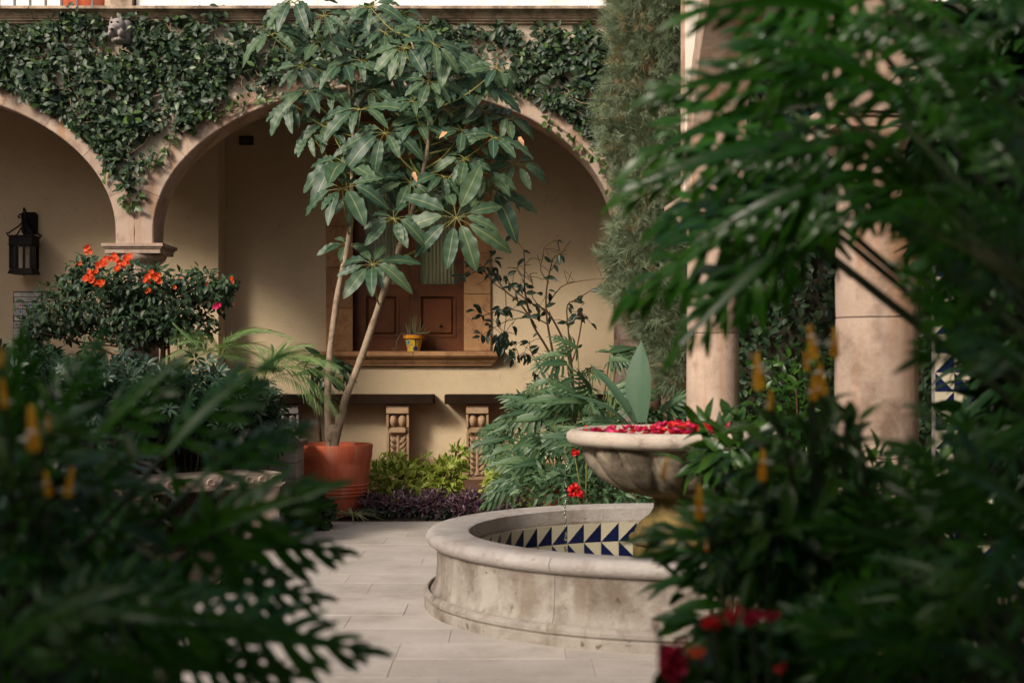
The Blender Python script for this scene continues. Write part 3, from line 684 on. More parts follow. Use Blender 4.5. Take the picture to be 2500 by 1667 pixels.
console(608, 1058, (700, 970), 'brown stone console on carved supports behind the terracotta pot', grey=(700,))
console(1085, 1530, (1165, 1437), 'brown stone console on carved acanthus supports under the right end of the window sill')

# ------------------------------------------------------------------ right wing
C1, C2 = Vector((1.60, 11.1)), Vector((1.87, 7.15))
dirw = (C2-C1); Lw = dirw.length; dirw.normalize()
# local frame: x along wing toward camera, y to the right (inside), z up; facade at y=-.22
MW = Matrix(((dirw.x, -dirw.y, 0, C1.x), (dirw.y, dirw.x, 0, C1.y), (0,0,1,0), (0,0,0,1)))
wing = thing('side_arcade', 'pale arcade wing with pink stone columns running towards the viewer beside the fountain', 'arcade', (C1.x, C1.y, 0))
wa = Lw/2-.21; warcs = [(Lw/2, wa, 1.45), (Lw*1.5, wa, 1.45)]
WSP, WIMP, WR = 3.0, 2.76, .20
def wz(x):
    for cx, a, bb in warcs:
        q = abs(x-cx)/(a+WR*.96)
        if q < 1: return WSP+(bb+WR*.96)*math.sqrt(1-q*q)
    return None
b = MB(); xs = [-.19]
for cx, a, bb in warcs: xs += [cx-(a+WR*.96)*math.cos(PI*i/40) for i in range(41)]
xs = sorted(set(round(x,4) for x in xs)) + [Lw*2+.2]
for x0, x1 in zip(xs[:-1], xs[1:]):
    xm = (x0+x1)/2
    if wz(xm) is None: za = zb = WIMP+.003
    else: za = wz(x0+1e-4) or WSP; zb = wz(x1-1e-4) or WSP
    b.add([(x0,-.2,za),(x1,-.2,zb),(x1,-.2,6.2),(x0,-.2,6.2),(x0,.2,za),(x1,.2,zb),(x1,.2,6.2),(x0,.2,6.2)], [(0,1,2,3),(4,7,6,5),(0,4,5,1),(3,2,6,7),(0,3,7,4),(1,5,6,2)])
b.xf = MW; b.build('wall', M['wingstucco'], wing)
b = MB(); b.box(-.225, -.192, -.215, .215, WIMP+.002, 6.2); b.box(-.192, -.11, -.213, -.201, WIMP+.22, 6.2); b.xf = MW; b.build('corner_stone', M['pink'], wing)
for cx, a, bb in warcs: voussoirs(wing, cx, a, bb, WSP, WIMP, WR, -.222, .222, M['pink'], 10, MW)
for k in range(3): column(wing, k*Lw, 0, WIMP, M['pink'], .2, MW)
b = MB(); b.box(-.2, Lw*2+.2, .23, 3.0, 4.9, 5.0); b.xf = MW; b.build('ceiling', M['cream'], wing)
b = MB(); b.box(-.2, Lw*2+.2, 3.0, 3.3, 0, 5.0); b.xf = MW; b.build('back_wall', M['cream'], wing)
# tiled pillar
tpil = thing('tiled_pillar', 'pillar faced with blue and white triangle tiles behind the right column', 'pillar', P(2335, 1300, 9.6))
tx0 = ux(2283, 9.6); tw = .132
b = MB(); b.box(tx0, tx0+tw*3, 9.61, 9.68, 0, 3.1); b.build('core', M['greystone'], tpil)
def tilemesh(flip):
    b = MB(); e = .001; a = tw-.002
    b.add([(e,0,e),(a,0,e),(a,0,a),(e,0,a),(e,.008,e),(a,.008,e),(a,.008,a),(e,.008,a)], [(0,4,5,1),(1,5,6,2),(2,6,7,3),(3,7,4,0)])
    b.mi = 1 if not flip else 0; b.add([(e,0,e),(a,0,e),(a,0,a)], [(0,1,2)]) if not flip else b.add([(e,0,e),(a,0,e),(e,0,a)], [(0,1,2)])
    b.mi = 0 if not flip else 1
    if flip: b.m[-1] = 1; b.mi = 0; b.add([(a,0,e),(a,0,a),(e,0,a)], [(0,1,2)])
    else: b.add([(e,0,e),(a,0,a),(e,0,a)], [(0,1,2)])
    return b.mesh('tile', [M['cream_tile'], M['blue_tile']])
TM = [tilemesh(False), tilemesh(True)]
for j in range(22):
    for i in range(3): inst('tile', TM[j % 2], tpil, Matrix.Translation((tx0+i*tw, 9.60, .1+j*tw)))

# ------------------------------------------------------------------ fountain
FC = Vector((1.02, 8.64, 0)); 
ft = thing('fountain', 'round stone fountain with triangle tiled basin and fluted bowl on a pedestal', 'fountain', FC)
NS = 11; A0 = math.radians(205)
cap = [(1.275,.30),(1.28,.40),(1.285,.452),(1.30,.462),(1.49,.466),(1.525,.46),(1.545,.44),(1.55,.42),(1.54,.395),(1.52,.38),(1.50,.372),(1.36,.37),(1.36,.30)]
wal = [(1.37,.02),(1.53,.02),(1.535,.085),(1.505,.13),(1.492,.17),(1.486,.25),(1.486,.34),(1.492,.3695),(1.37,.3695)]
bas = [(1.40,.0),(1.555,.0),(1.56,.055),(1.548,.06),(1.562,.075),(1.562,.1),(1.548,.115),(1.535,.12),(1.5375,.019),(1.40,.019)]
bas = [(1.537,.0),(1.558,.0),(1.562,.052),(1.550,.06),(1.566,.075),(1.568,.095),(1.556,.112),(1.540,.118),(1.537,.118)]
for nm, pr, mt in (('rim_stone', cap, M['fcap']), ('wall_stone', wal, M['fount']), ('base_stone', bas, M['fount'])):
    for k in range(NS):
        g_ = .0007; a0 = A0+2*PI*k/NS+g_; a1 = A0+2*PI*(k+1)/NS-g_
        b = MB(); j = U(-.002,.002); b.lathe([(r+j, z) for r, z in pr], FC, 20, a0, a1, close=True)
        b.build(nm, mt, ft, smooth=True)
b = MB(); b.lathe([(1.272,.0),(1.272,.37)], FC, 96); b.build('basin_lining', M['fount'], ft)
NT = 60; rw = 1.262
twd = 2*PI*rw/NT; sc_ = twd/tw
for row_ in range(2):
    for k in range(NT):
        a = 2*PI*(k+.5)/NT
        # tile faces inward: local x tangential, -y toward centre
        ex = Vector((math.sin(a), -math.cos(a), 0)); ey = Vector((math.cos(a), math.sin(a), 0)); ez = Vector((0,0,1))
        o_ = FC + ey*rw - ex*twd/2 + ez*(.355-(row_+1)*.1325)
        m4 = Matrix(((ex.x,ey.x,ez.x,o_.x),(ex.y,ey.y,ez.y,o_.y),(ex.z,ey.z,ez.z,o_.z),(0,0,0,1))) @ Matrix.Scale(sc_, 4)
        inst('tile', TM[row_], ft, m4)
b = MB(); b.lathe([(.001,.02),(1.27,.02)], FC, 48); b.build('basin_floor', M['moss'], ft)
b = MB(); b.lathe([(.001,.10),(1.262,.10)], FC, 48); b.build('basin_water', M['water'], ft)
b = MB(); b.lathe([(.27,.02),(.27,.37),(.285,.375),(.295,.39),(.295,.41),(.285,.425),(.262,.432),(.258,.45),(.245,.48),(.21,.515),(.165,.55),(.142,.59),(.138,.63),(.15,.655),(.19,.665),(.1,.668)], FC, 40); b.build('pedestal', M['moss'], ft, smooth=True)
def flute(t, z):
    f = min(max((z-.665)/(.97-.665),0),1); return 1+.20*math.sin(PI*min(1,f*.80+.12))*(abs(math.sin(t*8))**.5-.85)
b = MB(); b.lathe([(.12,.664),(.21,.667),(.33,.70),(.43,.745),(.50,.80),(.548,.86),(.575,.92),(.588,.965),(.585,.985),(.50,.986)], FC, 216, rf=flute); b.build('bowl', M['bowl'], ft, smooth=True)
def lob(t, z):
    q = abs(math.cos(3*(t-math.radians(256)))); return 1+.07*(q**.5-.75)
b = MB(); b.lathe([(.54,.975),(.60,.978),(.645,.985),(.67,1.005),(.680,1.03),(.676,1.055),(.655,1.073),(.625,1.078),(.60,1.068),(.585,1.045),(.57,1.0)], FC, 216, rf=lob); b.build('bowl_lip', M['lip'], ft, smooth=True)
b = MB(); b.lathe([(.001,1.045),(.59,1.045)], FC, 96, rf=lob); b.build('bowl_water', M['water'], ft)
b = MB(); b.lathe([(.001,.95),(.585,.99)], FC, 96, rf=lob); b.build('bowl_floor', M['bowl'], ft)
# falling water
for (px, pa, z0, z1, lb) in ((.69, 182, 1.06, .12, 'thin string of water drops falling from the left edge of the fountain bowl'), (.69, 283, 1.0, .12, 'thin dark string of water drops falling from the front of the fountain bowl')):
    a = math.radians(pa); x0 = FC.x+px*math.cos(a); y0 = FC.y+px*math.sin(a); b = MB(); z = z0
    b.tube([(x0+.03*math.cos(a+PI),y0+.03*math.sin(a+PI),z0+.004),(x0,y0,z0-.01),(x0+.004*math.cos(a),y0,z0-.05)], [.007,.006,.004], 6)
    z = z0-.06
    while z > z1:
        r = U(.004,.009); b.ell((x0+U(-.006,.006), y0+U(-.006,.006), z), (r, r, r*U(1.1,1.9)), 8, 6); z -= U(.014,.035)
    tag(b.build('water_stream', M['water'], smooth=True), lb, 'water', kind='thing')

# floating blossoms
def bloom_mesh(mat, n=6, w=.7, seed=1):
    random.seed(seed); ps = []
    for k in range(n):
        a = 2*PI*k/n+U(-.2,.2); up = U(.2,.9)
        ps.append(tplace(tleaf(3, w, .6, .2, -.2, tip=.3), (0,0,0), (math.cos(a), math.sin(a), up), (-math.cos(a)*up, -math.sin(a)*up, 1), U(.8,1.1)))
    return npmesh('petals', tjoin(ps), mat)
BL = [bloom_mesh(M[m_], 6, .8, 3+i) for i, m_ in enumerate(('red','magenta','crimson','red','magenta'))]
random.seed(11)
for i in range(190):
    if i < 140: u = min(random.gauss(1700, 50), 1790); dd = FC.y+U(-.48,.30)
    else: u = U(1395, 1700); dd = FC.y+U(-.45,.45)
    p = P(u, 1040, dd)
    if math.hypot(p.x-FC.x, dd-FC.y) > .57: continue
    o = inst('blossom', BL[i % 5], None, frame((p.x, dd, 1.047+(U(.0,.05) if i < 140 else .005)), (U(-1,1),U(-1,1),U(-.2,.2)), (U(-.4,.4),U(-.4,.4),1), U(.030,.048)))
    cname = ('red','magenta','crimson','red','magenta')[i % 5]
    tag(o, f'{cname} blossom floating in the water of the fountain bowl', 'flower', f'{cname} blossoms floating in the fountain bowl')

# ------------------------------------------------------------------ big pot and umbrella tree
PC = (ux(816, 13.4), 13.4, 0)
bp_ = pot('terracotta_pot', 'large terracotta pot with ribbed bands holding the umbrella tree', PC,
    [(.001,0),(.24,0),(.25,.015),(.275,.12),(.298,.2),(.305,.205),(.318,.215),(.312,.228),(.312,.238),(.328,.247),(.32,.26),(.32,.272),(.334,.282),(.326,.295),(.326,.305),(.34,.318),(.332,.33),(.335,.36),(.345,.5),(.348,.535),(.362,.57),(.37,.68),(.366,.70),(.345,.702),(.33,.66),(.32,.60),(.001,.6)], M['terra'], soil=(.325,.63), n=64)
tree = thing('umbrella_tree', 'tall umbrella tree with two pale trunks and drooping palmate leaves in the terracotta pot', 'tree', (PC[0], PC[1], .62))
DT = 13.4
def poly(pts, d0, dd=0): return [P(u, v, d0+dd*i/(len(pts)-1)) for i, (u, v) in enumerate(pts)]
def smoothp(pts, n=4):
    out = []
    for i in range(len(pts)-1):
        p0 = pts[max(i-1,0)]; p1 = pts[i]; p2 = pts[i+1]; p3 = pts[min(i+2,len(pts)-1)]
        for k in range(n):
            t = k/n; out.append(.5*((2*p1)+(p2-p0)*t+(2*p0-5*p1+4*p2-p3)*t*t+(3*p1-p0-3*p2+p3)*t**3))
    out.append(pts[-1]); return out
tA = smoothp(poly([(808,1110),(803,1050),(800,957),(805,870),(813,797),(829,691),(850,595),(857,520),(859,446),(861,370),(861,293),(850,200),(836,110)], DT, 0))
tB = smoothp(poly([(815,1105),(822,1060),(836,1010),(842,976),(881,875),(916,773),(954,660),(989,566),(1007,513),(1021,470),(1030,430),(1044,357),(1045,271),(1030,180),(1000,90)], DT-.05, -.15))
def trunk(path, r0, r1, parent, mat, name='trunk', n=10, knob=True):
    b = MB(); L = len(path); rr = []
    for i in range(L):
        t = i/(L-1); r = r0+(r1-r0)*t; 
        if knob: r *= 1+.06*math.sin(i*2.1)+.05*math.sin(i*5.3)
        rr.append(r)
    if knob: rr[0] *= 1.25; rr[1] *= 1.15
    b.tube(path, rr, n); return b.build(name, mat, parent, smooth=True)
trunk(tA[:33], .040, .021, tree, M['bark']); trunk(tA[32:], .019, .008, tree, M['bark'], 'upper_stem', 8, False); trunk(tB[:42], .041, .020, tree, M['bark']); trunk(tB[41:], .019, .007, tree, M['bark'], 'upper_stem', 8, False)
b = MB(); p = P(816, 1052, DT-.03); b.ell(p+Vector((-.01,0,-.03)), (.062,.055,.10), 14, 10); b.ell(p+Vector((.045,-.01,.10)), (.04,.04,.06), 12, 8); b.build('root_flare', M['bark'], tree, smooth=True)
LT = [npmesh('leaflet', tleaf(16, w_, .50, .12, c_, .12, wf, tip=.04, full=.62, ws=.45), M['schef']) for w_, c_, wf in ((.36,.30,3.6),(.34,.5,4.2),(.40,.35,3.2),(.33,.2,4.4),(.38,.7,3.8))]
clus = [(718,7,90),(773,104,75),(661,86,85),(904,18,80),(975,39,85),(836,60,70),(736,164,80),(989,118,85),(1096,132,90),(964,186,108),(1107,194,98),(1186,211,88),
 (711,250,85),(814,211,90),(881,268,102),(1039,221,95),(1182,271,102),(939,326,102),(1050,343,88),(839,396,118),(1204,336,92),(939,418,95),(1136,389,72),(836,461,112),
 (1114,532,122),(1190,462,125),(1262,400,80),(961,534,88),(846,597,72),(910,646,92),(1003,446,85),(750,225,70),(1021,305,70),(1157,165,75),(871,64,65),(882,150,75),(1025,71,65),(1085,265,75),(930,240,70),(1080,430,75),(790,40,70),(1060,480,60),(1130,320,85),(1240,290,75),(990,390,80),(880,350,80),(1215,170,75),(1090,210,75),(800,300,80),(1175,420,85),(760,330,60),(905,220,75),(1050,200,75),(1010,250,70),(870,480,65),(1095,355,75),(940,80,75),(1060,110,70),(840,160,75),(985,345,70)]
random.seed(21)
for i, (u, v, r) in enumerate(clus):
    d = DT+U(-.35,.35)
    if (u,v) in ((1114,532),(836,461),(910,646),(961,534)): d = DT-.55
    if u > 1180 and v > 380: d = DT+.3
    hub = P(u, v, d); R_ = r/FPX*d
    lf = node('leaf', tree, hub)
    side = (u-960)/260
    ax = Vector((.35*side+U(-.2,.2), -.50+U(-.25,.2), .80)).normalized()
    if (u,v) == (1114,532): ax = Vector((.1,-.9,.35)).normalized()
    n = random.choice((8,9,10,10)); e1 = ax.orthogonal().normalized(); e2 = ax.cross(e1); ph = U(0,2*PI)
    b = MB()
    for k in range(n):
        a = ph+2*PI*k/n+U(-.26,.26); out = e1*math.cos(a)+e2*math.sin(a)
        al = (out+ax*U(-.05,.30)).normalized(); pl = R_*U(.20,.32); base = hub+al*pl
        al2 = (al+Vector((0,-.05,-U(.0,.60)))).normalized()
        nn = ax*.7+Vector((U(-.3,.3),-.75+U(-.2,.2),U(.1,.4)))
        inst('leaflet', random.choice(LT), lf, frame(base, al2, nn, R_*U(.60,1.0)))
        b.tube([hub, hub+al*pl*.6+Vector((0,0,.004)), base], [.0035,.003,.003], 5, False)
    # petiole back to the nearer trunk, lower down
    path = tA if (u < 900) else tB
    cand = [q for q in path if q.z < hub.z-.10 and q.z > 1.9] or [path[len(path)//2]]
    tgt = min(cand, key=lambda q: abs((q.z)-(hub.z-.38))+.4*abs(q.x-hub.x))
    mid = (hub+tgt)/2+Vector((0,0,-.06))
    b.tube(smoothp([tgt, mid, hub], 4), [.0085]*4+[.006]*4+[.005], 6, False)
    b.build('stalk', M['petiole'], lf, smooth=True)
# dry leaf bits
DL = npmesh('dry_leaf', tleaf(4,.5,.5,.4,.5,.2,2), surf('dry_leaf', (.5,.25,.12), (.62,.38,.22), 8))
for (u, v) in ((826,415),(1008,420),(898,433),(1092,322),(1265,335)): inst('dry_leaf', DL, tree, frame(P(u,v,DT-.45), (U(-1,1),-.2,-.3), (0,-1,.4), .09))

# ------------------------------------------------------------------ creeping fig on the arcade
fig = thing('creeping_fig', 'dense creeping fig covering the wall above the stone arches', 'vine', (ux(700), YW-.03, 4.6))
def ringtop(u):   # v of outer ring edge at u (pixels at the wall plane)
    z = archz(ux(u), RING); 
    return 880-(z-1.5)*S if z and z > SP+.02 else 600
def fig_ok(u, v):
    n1 = noise.noise(Vector((u*.012, v*.012, 3.1))); n2 = noise.noise(Vector((u*.035, v*.035, 7.7)))
    top = 62 + 26*noise.noise(Vector((u*.02, 0, 1))) - 22*max(0, noise.noise(Vector((u*.008, 5, 1)))) - (30 if 150 < u < 560 and n2 > -.1 else 0)
    if v < top+8: return False
    rt = ringtop(u)
    low = rt+8*n2+ (14 if 60 < u < 330 else 0)
    if v > low: return False
    if u < 430 and u > 220:   # tip between the arches
        if v > 500 - abs(u-310)*1.9 + 20*n2: return False
    if v > 530: return False
    holes = ((420,290,26),(450,200,20),(345,370,24),(620,200,32),(585,215,20),(380,255,16),(235,300,14),(1370,130,8),(1420,250,18),(560,215,18),(1390,90,12), (640,170,16))
    for hu, hv, hr in holes:
        if math.hypot(u-hu, (v-hv)) < hr*.85 and rnd() < .85: return False
    if n1+.8*n2 < -.30 and rnd() < .9: return False
    if 1 < u-1486 and v > 330: return rnd() < .25
    return True
random.seed(5)
pts = []
while len(pts) < 10500:
    u, v = U(-40, 1560), U(15, 520)
    if fig_ok(u, v): pts.append((u, v))
pts = np.array(pts); N = len(pts)
dep = np.abs(np.random.normal(0,1,N)); bulge = np.array([.10+.10*noise.noise(Vector((p[0]*.01,p[1]*.012,9))) for p in pts])
yy = YW-.03-np.clip(dep*.10,0,.3)*(.5+bulge*4)
pos = np.stack([(pts[:,0]-1250)/FPX*YW, yy, 1.5-(pts[:,1]-880)/FPX*YW], 1)
al = np.stack([np.random.normal(0,.8,N), np.random.normal(-.35,.35,N), np.random.normal(-.25,.7,N)],1)
nr = np.stack([np.random.normal(0,.45,N), np.full(N,-1.0), np.random.normal(.45,.4,N)],1)
sz = np.random.triangular(.035,.065,.12,N)
TF = tleaf(4,.56,.52,.10,.2,tip=.1)
order = np.argsort(yy); parts_i = order[:300*3:3]; mask = np.ones(N,bool); mask[parts_i] = False
bright = np.random.rand(N) < .13
clobj('small_leaves', cloud(TF,pos[mask&~bright],al[mask&~bright],nr[mask&~bright],sz[mask&~bright]), M['fig'], fig)
clobj('fresh_leaves', cloud(TF,pos[mask&bright],al[mask&bright],nr[mask&bright],sz[mask&bright]*.95), M['figbright'], fig)
FM = npmesh('vine_leaf', TF, M['fig']); FM2 = npmesh('vine_leaf', TF, M['figbright'])
for i in parts_i: inst('vine_leaf', FM2 if bright[i] else FM, fig, frame(pos[i], al[i], nr[i], sz[i]*1.12))
b = MB(); random.seed(8)
for k in range(260):
    for _ in range(60):
        u, v = U(-40,1540), U(60,480)
        if fig_ok(u, v): break
    p = P(u, v, YW-U(.03,.12)); a = U(0,2*PI); path = [p]
    for s_ in range(U(3,7).__int__()):
        a += U(-.6,.6); p = p+Vector((math.cos(a)*.1, U(-.015,.015), math.sin(a)*.1)); p.y = min(p.y, YW-.025); 
        uu = 1250+p.x*S; vv = 880-(p.z-1.5)*S
        if not (60 < vv < ringtop(uu)+5): break
        path.append(p)
    if len(path) > 2: b.tube(path, [U(.004,.010)]+[.004]*(len(path)-1), 5)
for pl, r in (([(500,290),(560,275),(620,245),(665,232)],.008),([(290,190),(296,160),(300,130)],.012),([(165,300),(178,318)],.012),([(228,338),(255,342),(272,340)],.01),([(440,55),(470,52),(520,56)],.008),([(195,50),(230,62),(262,58)],.01),([(590,205),(575,185),(610,180),(640,185)],.012),([(1435,348),(1470,368),(1490,375)],.012),([(1505,540),(1510,600)],.006)):
    b.tube(smoothp([P(u,v,YW-.06) for u,v in pl]), r, 6)
rl_ = []
for pl in ([(470,310),(500,290),(560,262),(620,245),(690,230)],[(300,480),(325,500),(345,470)],[(100,235),(150,262),(185,300),(230,345)],[(1330,290),(1380,320),(1440,375),(1480,420),(1498,480)],[(1500,520),(1512,600),(1520,680)],[(265,395),(255,430)],[(420,330),(392,372),(375,395)],[(1150,190),(1200,215),(1260,240)],[(140,45),(210,38),(280,32)],[(1420,60),(1450,48)],[(400,34),(450,42)]):
    path = smoothp([P(u,v,YW-.05) for u,v in pl], 6); b.tube(path, .005, 5)
    for q in path:
        for _ in range(2): rl_.append((q+Vector((U(-.05,.05),U(-.04,0),U(-.05,.05)))))
rp3 = np.array([tuple(q) for q in rl_]); nn_ = len(rp3)
b.build('stems', M['vinestem'], fig, smooth=True, kind='stuff')
clobj('runner_leaves', cloud(TF,rp3,R3(nn_,.6)+np.array((0,-.3,-.5)),R3(nn_,.4)+np.array((0,-1,.4)),np.random.uniform(.055,.10,nn_)), M['figbright'], fig)

# carved cat head
gh = P(308, 82, YW-.2)
cat = thing('stone_cat_head', 'small carved stone cat head with two paws jutting out of the vine', 'sculpture', (gh.x, YW, gh.z))
b = MB(); k = 1/S
def E(u, v, y, ru, ry, rv, R=None): b.ell((ux(u), YW-y, vz(v)), (ru*k, ry, rv*k), 16, 12, R)
E(303,78,.24,20,.10,20); E(318,78,.12,17,.14,22); E(298,88,.33,12,.06,10); E(297,84,.36,5,.03,5); E(300,97,.28,10,.06,5)
E(291,100,.30,7,.08,9); E(316,98,.30,9,.08,10); E(305,112,.22,18,.12,8); E(320,100,.1,14,.12,18)
for (u, v) in ((289,60),(312,60)):
    b.add([(ux(u-8),YW-.24,vz(v+10)),(ux(u+8),YW-.24,vz(v+10)),(ux(u),YW-.16,vz(v+10)),(ux(u-1),YW-.25,vz(v-8)),(ux(u),YW-.29,vz(v+12))], [(0,4,3),(4,1,3),(1,2,3),(2,0,3),(0,2,1,4)])
o = b.build('head', M['greystone'], cat, smooth=True)
rm = o.modifiers.new('remesh','REMESH'); rm.mode='VOXEL'; rm.voxel_size=.008; rm.use_smooth_shade=True
b = MB()
for (u, v) in ((293,72),(308,72)): E(u,v,.325,3.4,.012,2.6)
E(298,92,.385,4,.012,3); b.build('eyes_and_mouth', M['dark'], cat, smooth=True)

# ------------------------------------------------------------------ shrubs
def crown_pts(N, c, r, shell=.55, flat=None, nscale=1.4, namp=.25, bottom=-1.0):
    P_ = norm(R3(int(N*2.5))); rad = np.random.uniform(shell, 1.0, len(P_))**.7
    k = P_[:,2] > bottom; P_, rad = P_[k][:N], rad[k][:N]
    bump = np.array([1+namp*noise.noise(Vector(tuple(p*nscale*2.2))+Vector((c[0]*3,c[1],c[2]))) for p in P_])
    return np.array(c)+P_*np.array(r)*(rad*bump)[:,None], P_
def bush(name, label, cat, c, r, N, T, mat, size, group=None, stems=5, shell=.4, droop=.3, base=None, leafn='foliage', up=.5, stemmat=None, namp=.25, bottom=-1.0, extra=None):
    t = thing(name, label, cat, base or (c[0], c[1], 0), group)
    pos, out = crown_pts(N, c, r, shell, namp=namp, bottom=bottom); N = len(pos)
    al = out + R3(N,.5) + np.array((0,0,-droop)); nr = out*.6+R3(N,.35)+np.array((0,-.2,up))
    clobj(leafn, cloud(T,pos,al,nr,np.random.uniform(size*.7,size*1.2,N)), mat, t)
    b = MB(); bs = Vector(base or (c[0],c[1],0))
    for k in range(stems):
        q = Vector(pos[random.randrange(N)]); m_ = (bs+q)/2+Vector((U(-.1,.1)*r[0],0,0))
        b.tube(smoothp([bs+Vector((U(-.05,.05),U(-.05,.05),0)), m_, q],3), [.012]*3+[.008]*3+[.004], 5)
    b.build('stems', stemmat or M['twig'], t, smooth=True, kind='stuff')
    return t
# rosette of leaflets used by dwarf umbrella plants
def rosette(n=7, w=.36, up=.25, curl=.35, seed=2):
    random.seed(seed); ps = []
    for k in range(n):
        a = 2*PI*k/n+U(-.15,.15)
        ps.append(tplace(tleaf(3,w,.55,.12,curl,tip=.1),(math.cos(a)*.12,math.sin(a)*.12,0),(math.cos(a),math.sin(a),up*U(.3,1.2)),(0,0,1),U(.8,1)))
    return tjoin(ps)
T1 = tleaf(3,.5,.45,.15,.3,tip=.08); TW = tleaf(3,.34,.45,.18,.3,tip=.06)
ROS = rosette()
# bougainvillea over the column
BC = P(315, 770, 14.3)
bo = thing('bougainvillea', 'umbrella shaped bougainvillea with orange flowers in front of the arcade column', 'shrub', (BC.x, 14.3, 0))
random.seed(31)
blobs = [((240,735),(150,70)),((400,745),(120,75)),((140,780),(75,50)),((480,700),(60,50)),((330,690),(110,50)),((210,665),(40,40)),((530,720),(38,30)),((450,800),(80,45)),((330,790),(110,60)),((90,800),(35,40)),((180,690),(35,35)),((560,690),(18,16))]
Ps, Os = [], []
for (cu, cv), (ru, rv) in blobs:
    n = int(900*(ru*rv)/(150*70))+60
    q, o_ = crown_pts(n, P(cu,cv,14.25), (ru/FPX*14.3, .55 if ru > 60 else .25, rv/FPX*14.3), .35, namp=.4); Ps.append(q); Os.append(o_)
pos = np.vstack(Ps); out = np.vstack(Os); N = len(pos)
al = out*.6+R3(N,.6)+np.array((0,-.1,-.35)); nr = R3(N,.4)+np.array((0,-.4,.8))+out*.3
clobj('crown', cloud(T1,pos,al,nr,np.random.uniform(.055,.095,N)), M['boug'], bo)
b = MB(); bs = Vector((ux(402,14.2), 14.2, 0)); fk = P(400,800,14.2)
b.tube(smoothp([bs, P(396,950,14.2), P(398,860,14.2), fk, P(380,760,14.2)],4), .028, 8); b.tube(smoothp([bs+Vector((.05,0,0)),P(412,860,14.2),P(404,820,14.2)],4), .014, 6)
b.tube(smoothp([P(290,870,14.1),P(270,862,14.1),P(230,842,14.1),P(215,820,14.1)],4), .012, 6)
for k in range(70):
    q = Vector(pos[random.randrange(N)]); s_ = P(U(250,420), U(780,860), 14.25); b.tube(smoothp([s_, (s_+q)/2+Vector((0,0,-.06)), q],3), [.009]*3+[.006]*3+[.003], 5)
b.build('trunk', M['twig'], bo, smooth=True)
OB = [bloom_mesh(M['orange'], 5, .95, 40+i) for i in range(3)]; MBm = bloom_mesh(M['magenta'], 5, .95, 50)
for (u, v, s_) in ((217,608,1.1),(212,612,.8),(246,648,1.2),(258,640,1.2),(262,628,.9),(240,655,.9),(279,628,1.2),(288,638,1),(287,655,1.1),(300,645,1.2),(309,634,1.2),(318,628,1.1),(303,632,1),(216,676,1.2),(226,684,1.1),(235,692,1),(248,688,1.2),(222,668,1),(380,672,1.3),(372,668,1),(386,680,1),(360,683,1.1),(355,688,.8),(364,708,.9),(191,648,.8),(565,686,1),(430,702,.8),(448,682,.6),(501,697,.7),(567,740,.5),(534,748,1.1)):
    for _ in range(3 if s_ > .85 else 1):
        inst('flower', MBm if (u, v) == (534,748) else random.choice(OB), bo, frame(P(u+U(-6,6),v+U(-6,6),(13.70 if u < 520 else 14.0)+U(-.05,.08)), (U(-1,1),U(-.3,.3),U(-1,1)), (U(-.7,.7),-1,U(-.3,.8)), .033*s_*U(.8,1.15)))

# palms
def frond_mesh(L=1.0, arch=.55, nl=34, ll=.30, seed=1, mat=None):
    random.seed(seed); ps = []; 
    def rp_(t): return np.array((0, t*L*(1-.18*arch*t), arch*L*(.55*t-1.05*t*t)))
    for i in range(8):
        a, c = rp_(i/8), rp_((i+1)/8); w = .008*(1-i/9)
        ps.append((np.array([a+[-w,0,0],a+[w,0,0],c+[w*.85,0,0],c+[-w*.85,0,0]]), np.array([[0,1,2,3]]), np.array([[0,.5]]*4)))
    for i in range(nl):
        t = .12+.88*i/nl; p = rp_(t); tg = rp_(min(1,t+.02))-rp_(t-.02); tg = tg/np.linalg.norm(tg)
        l = ll*math.sin(PI*(.12+.80*t))**.6*U(.85,1.1)
        for s in (-1,1):
            out = np.array((s*1.0,0,0))*.8+tg*(.45+.5*t)+np.array((0,0,U(.05,.35)))
            ps.append(tplace(tleaf(3,.042,.35,.3,U(.2,.55),tip=.1), p, out, (0,0,1), l))
    return npmesh('frond', tjoin(ps), mat or M['palm'])
FRM = [frond_mesh(1,a,30,.34,60+i) for i,a in enumerate((.4,.7,1.0,1.25))]
def palm(u, v, d, label, dirs, L=.75, fibre=True):
    hub = P(u, v, d); t = thing('dwarf_palm', label, 'palm', (hub.x, d, 0), 'small palms behind the hedge')
    b = MB(); b.tube(smoothp([Vector((hub.x,d,0)), Vector((hub.x+.02,d,hub.z*.5)), hub],4), [.06]*4+[.05]*4+[.035], 10); b.build('trunk', surf('palm_fibre_'+str(u), (.16,.07,.025), (.28,.14,.06), 14, .9, .8, 50), t, smooth=True)
    for (ax, ay, az, m_, ls) in dirs:
        inst('frond', FRM[m_], t, frame(hub, (ax,ay,az), (-ax*az*.6+U(-.15,.15),-.25,1), L*ls))
    return t, hub
random.seed(33)
palm(540, 872, 12.9, 'small feathery palm in front of the cream pier edge, left of the other palm', [(-1,-.2,.35,1,.75),(-.8,.3,.6,1,.7),(-.5,-.5,.8,2,.7),(.7,.1,.8,2,.9),(.9,-.3,.45,1,.75),(.5,.5,.9,1,.7),(-.9,-.5,.1,1,.7),(.3,-.9,.5,2,.7),(-.2,-.9,.2,2,.6),(1,.2,.2,1,.7)])
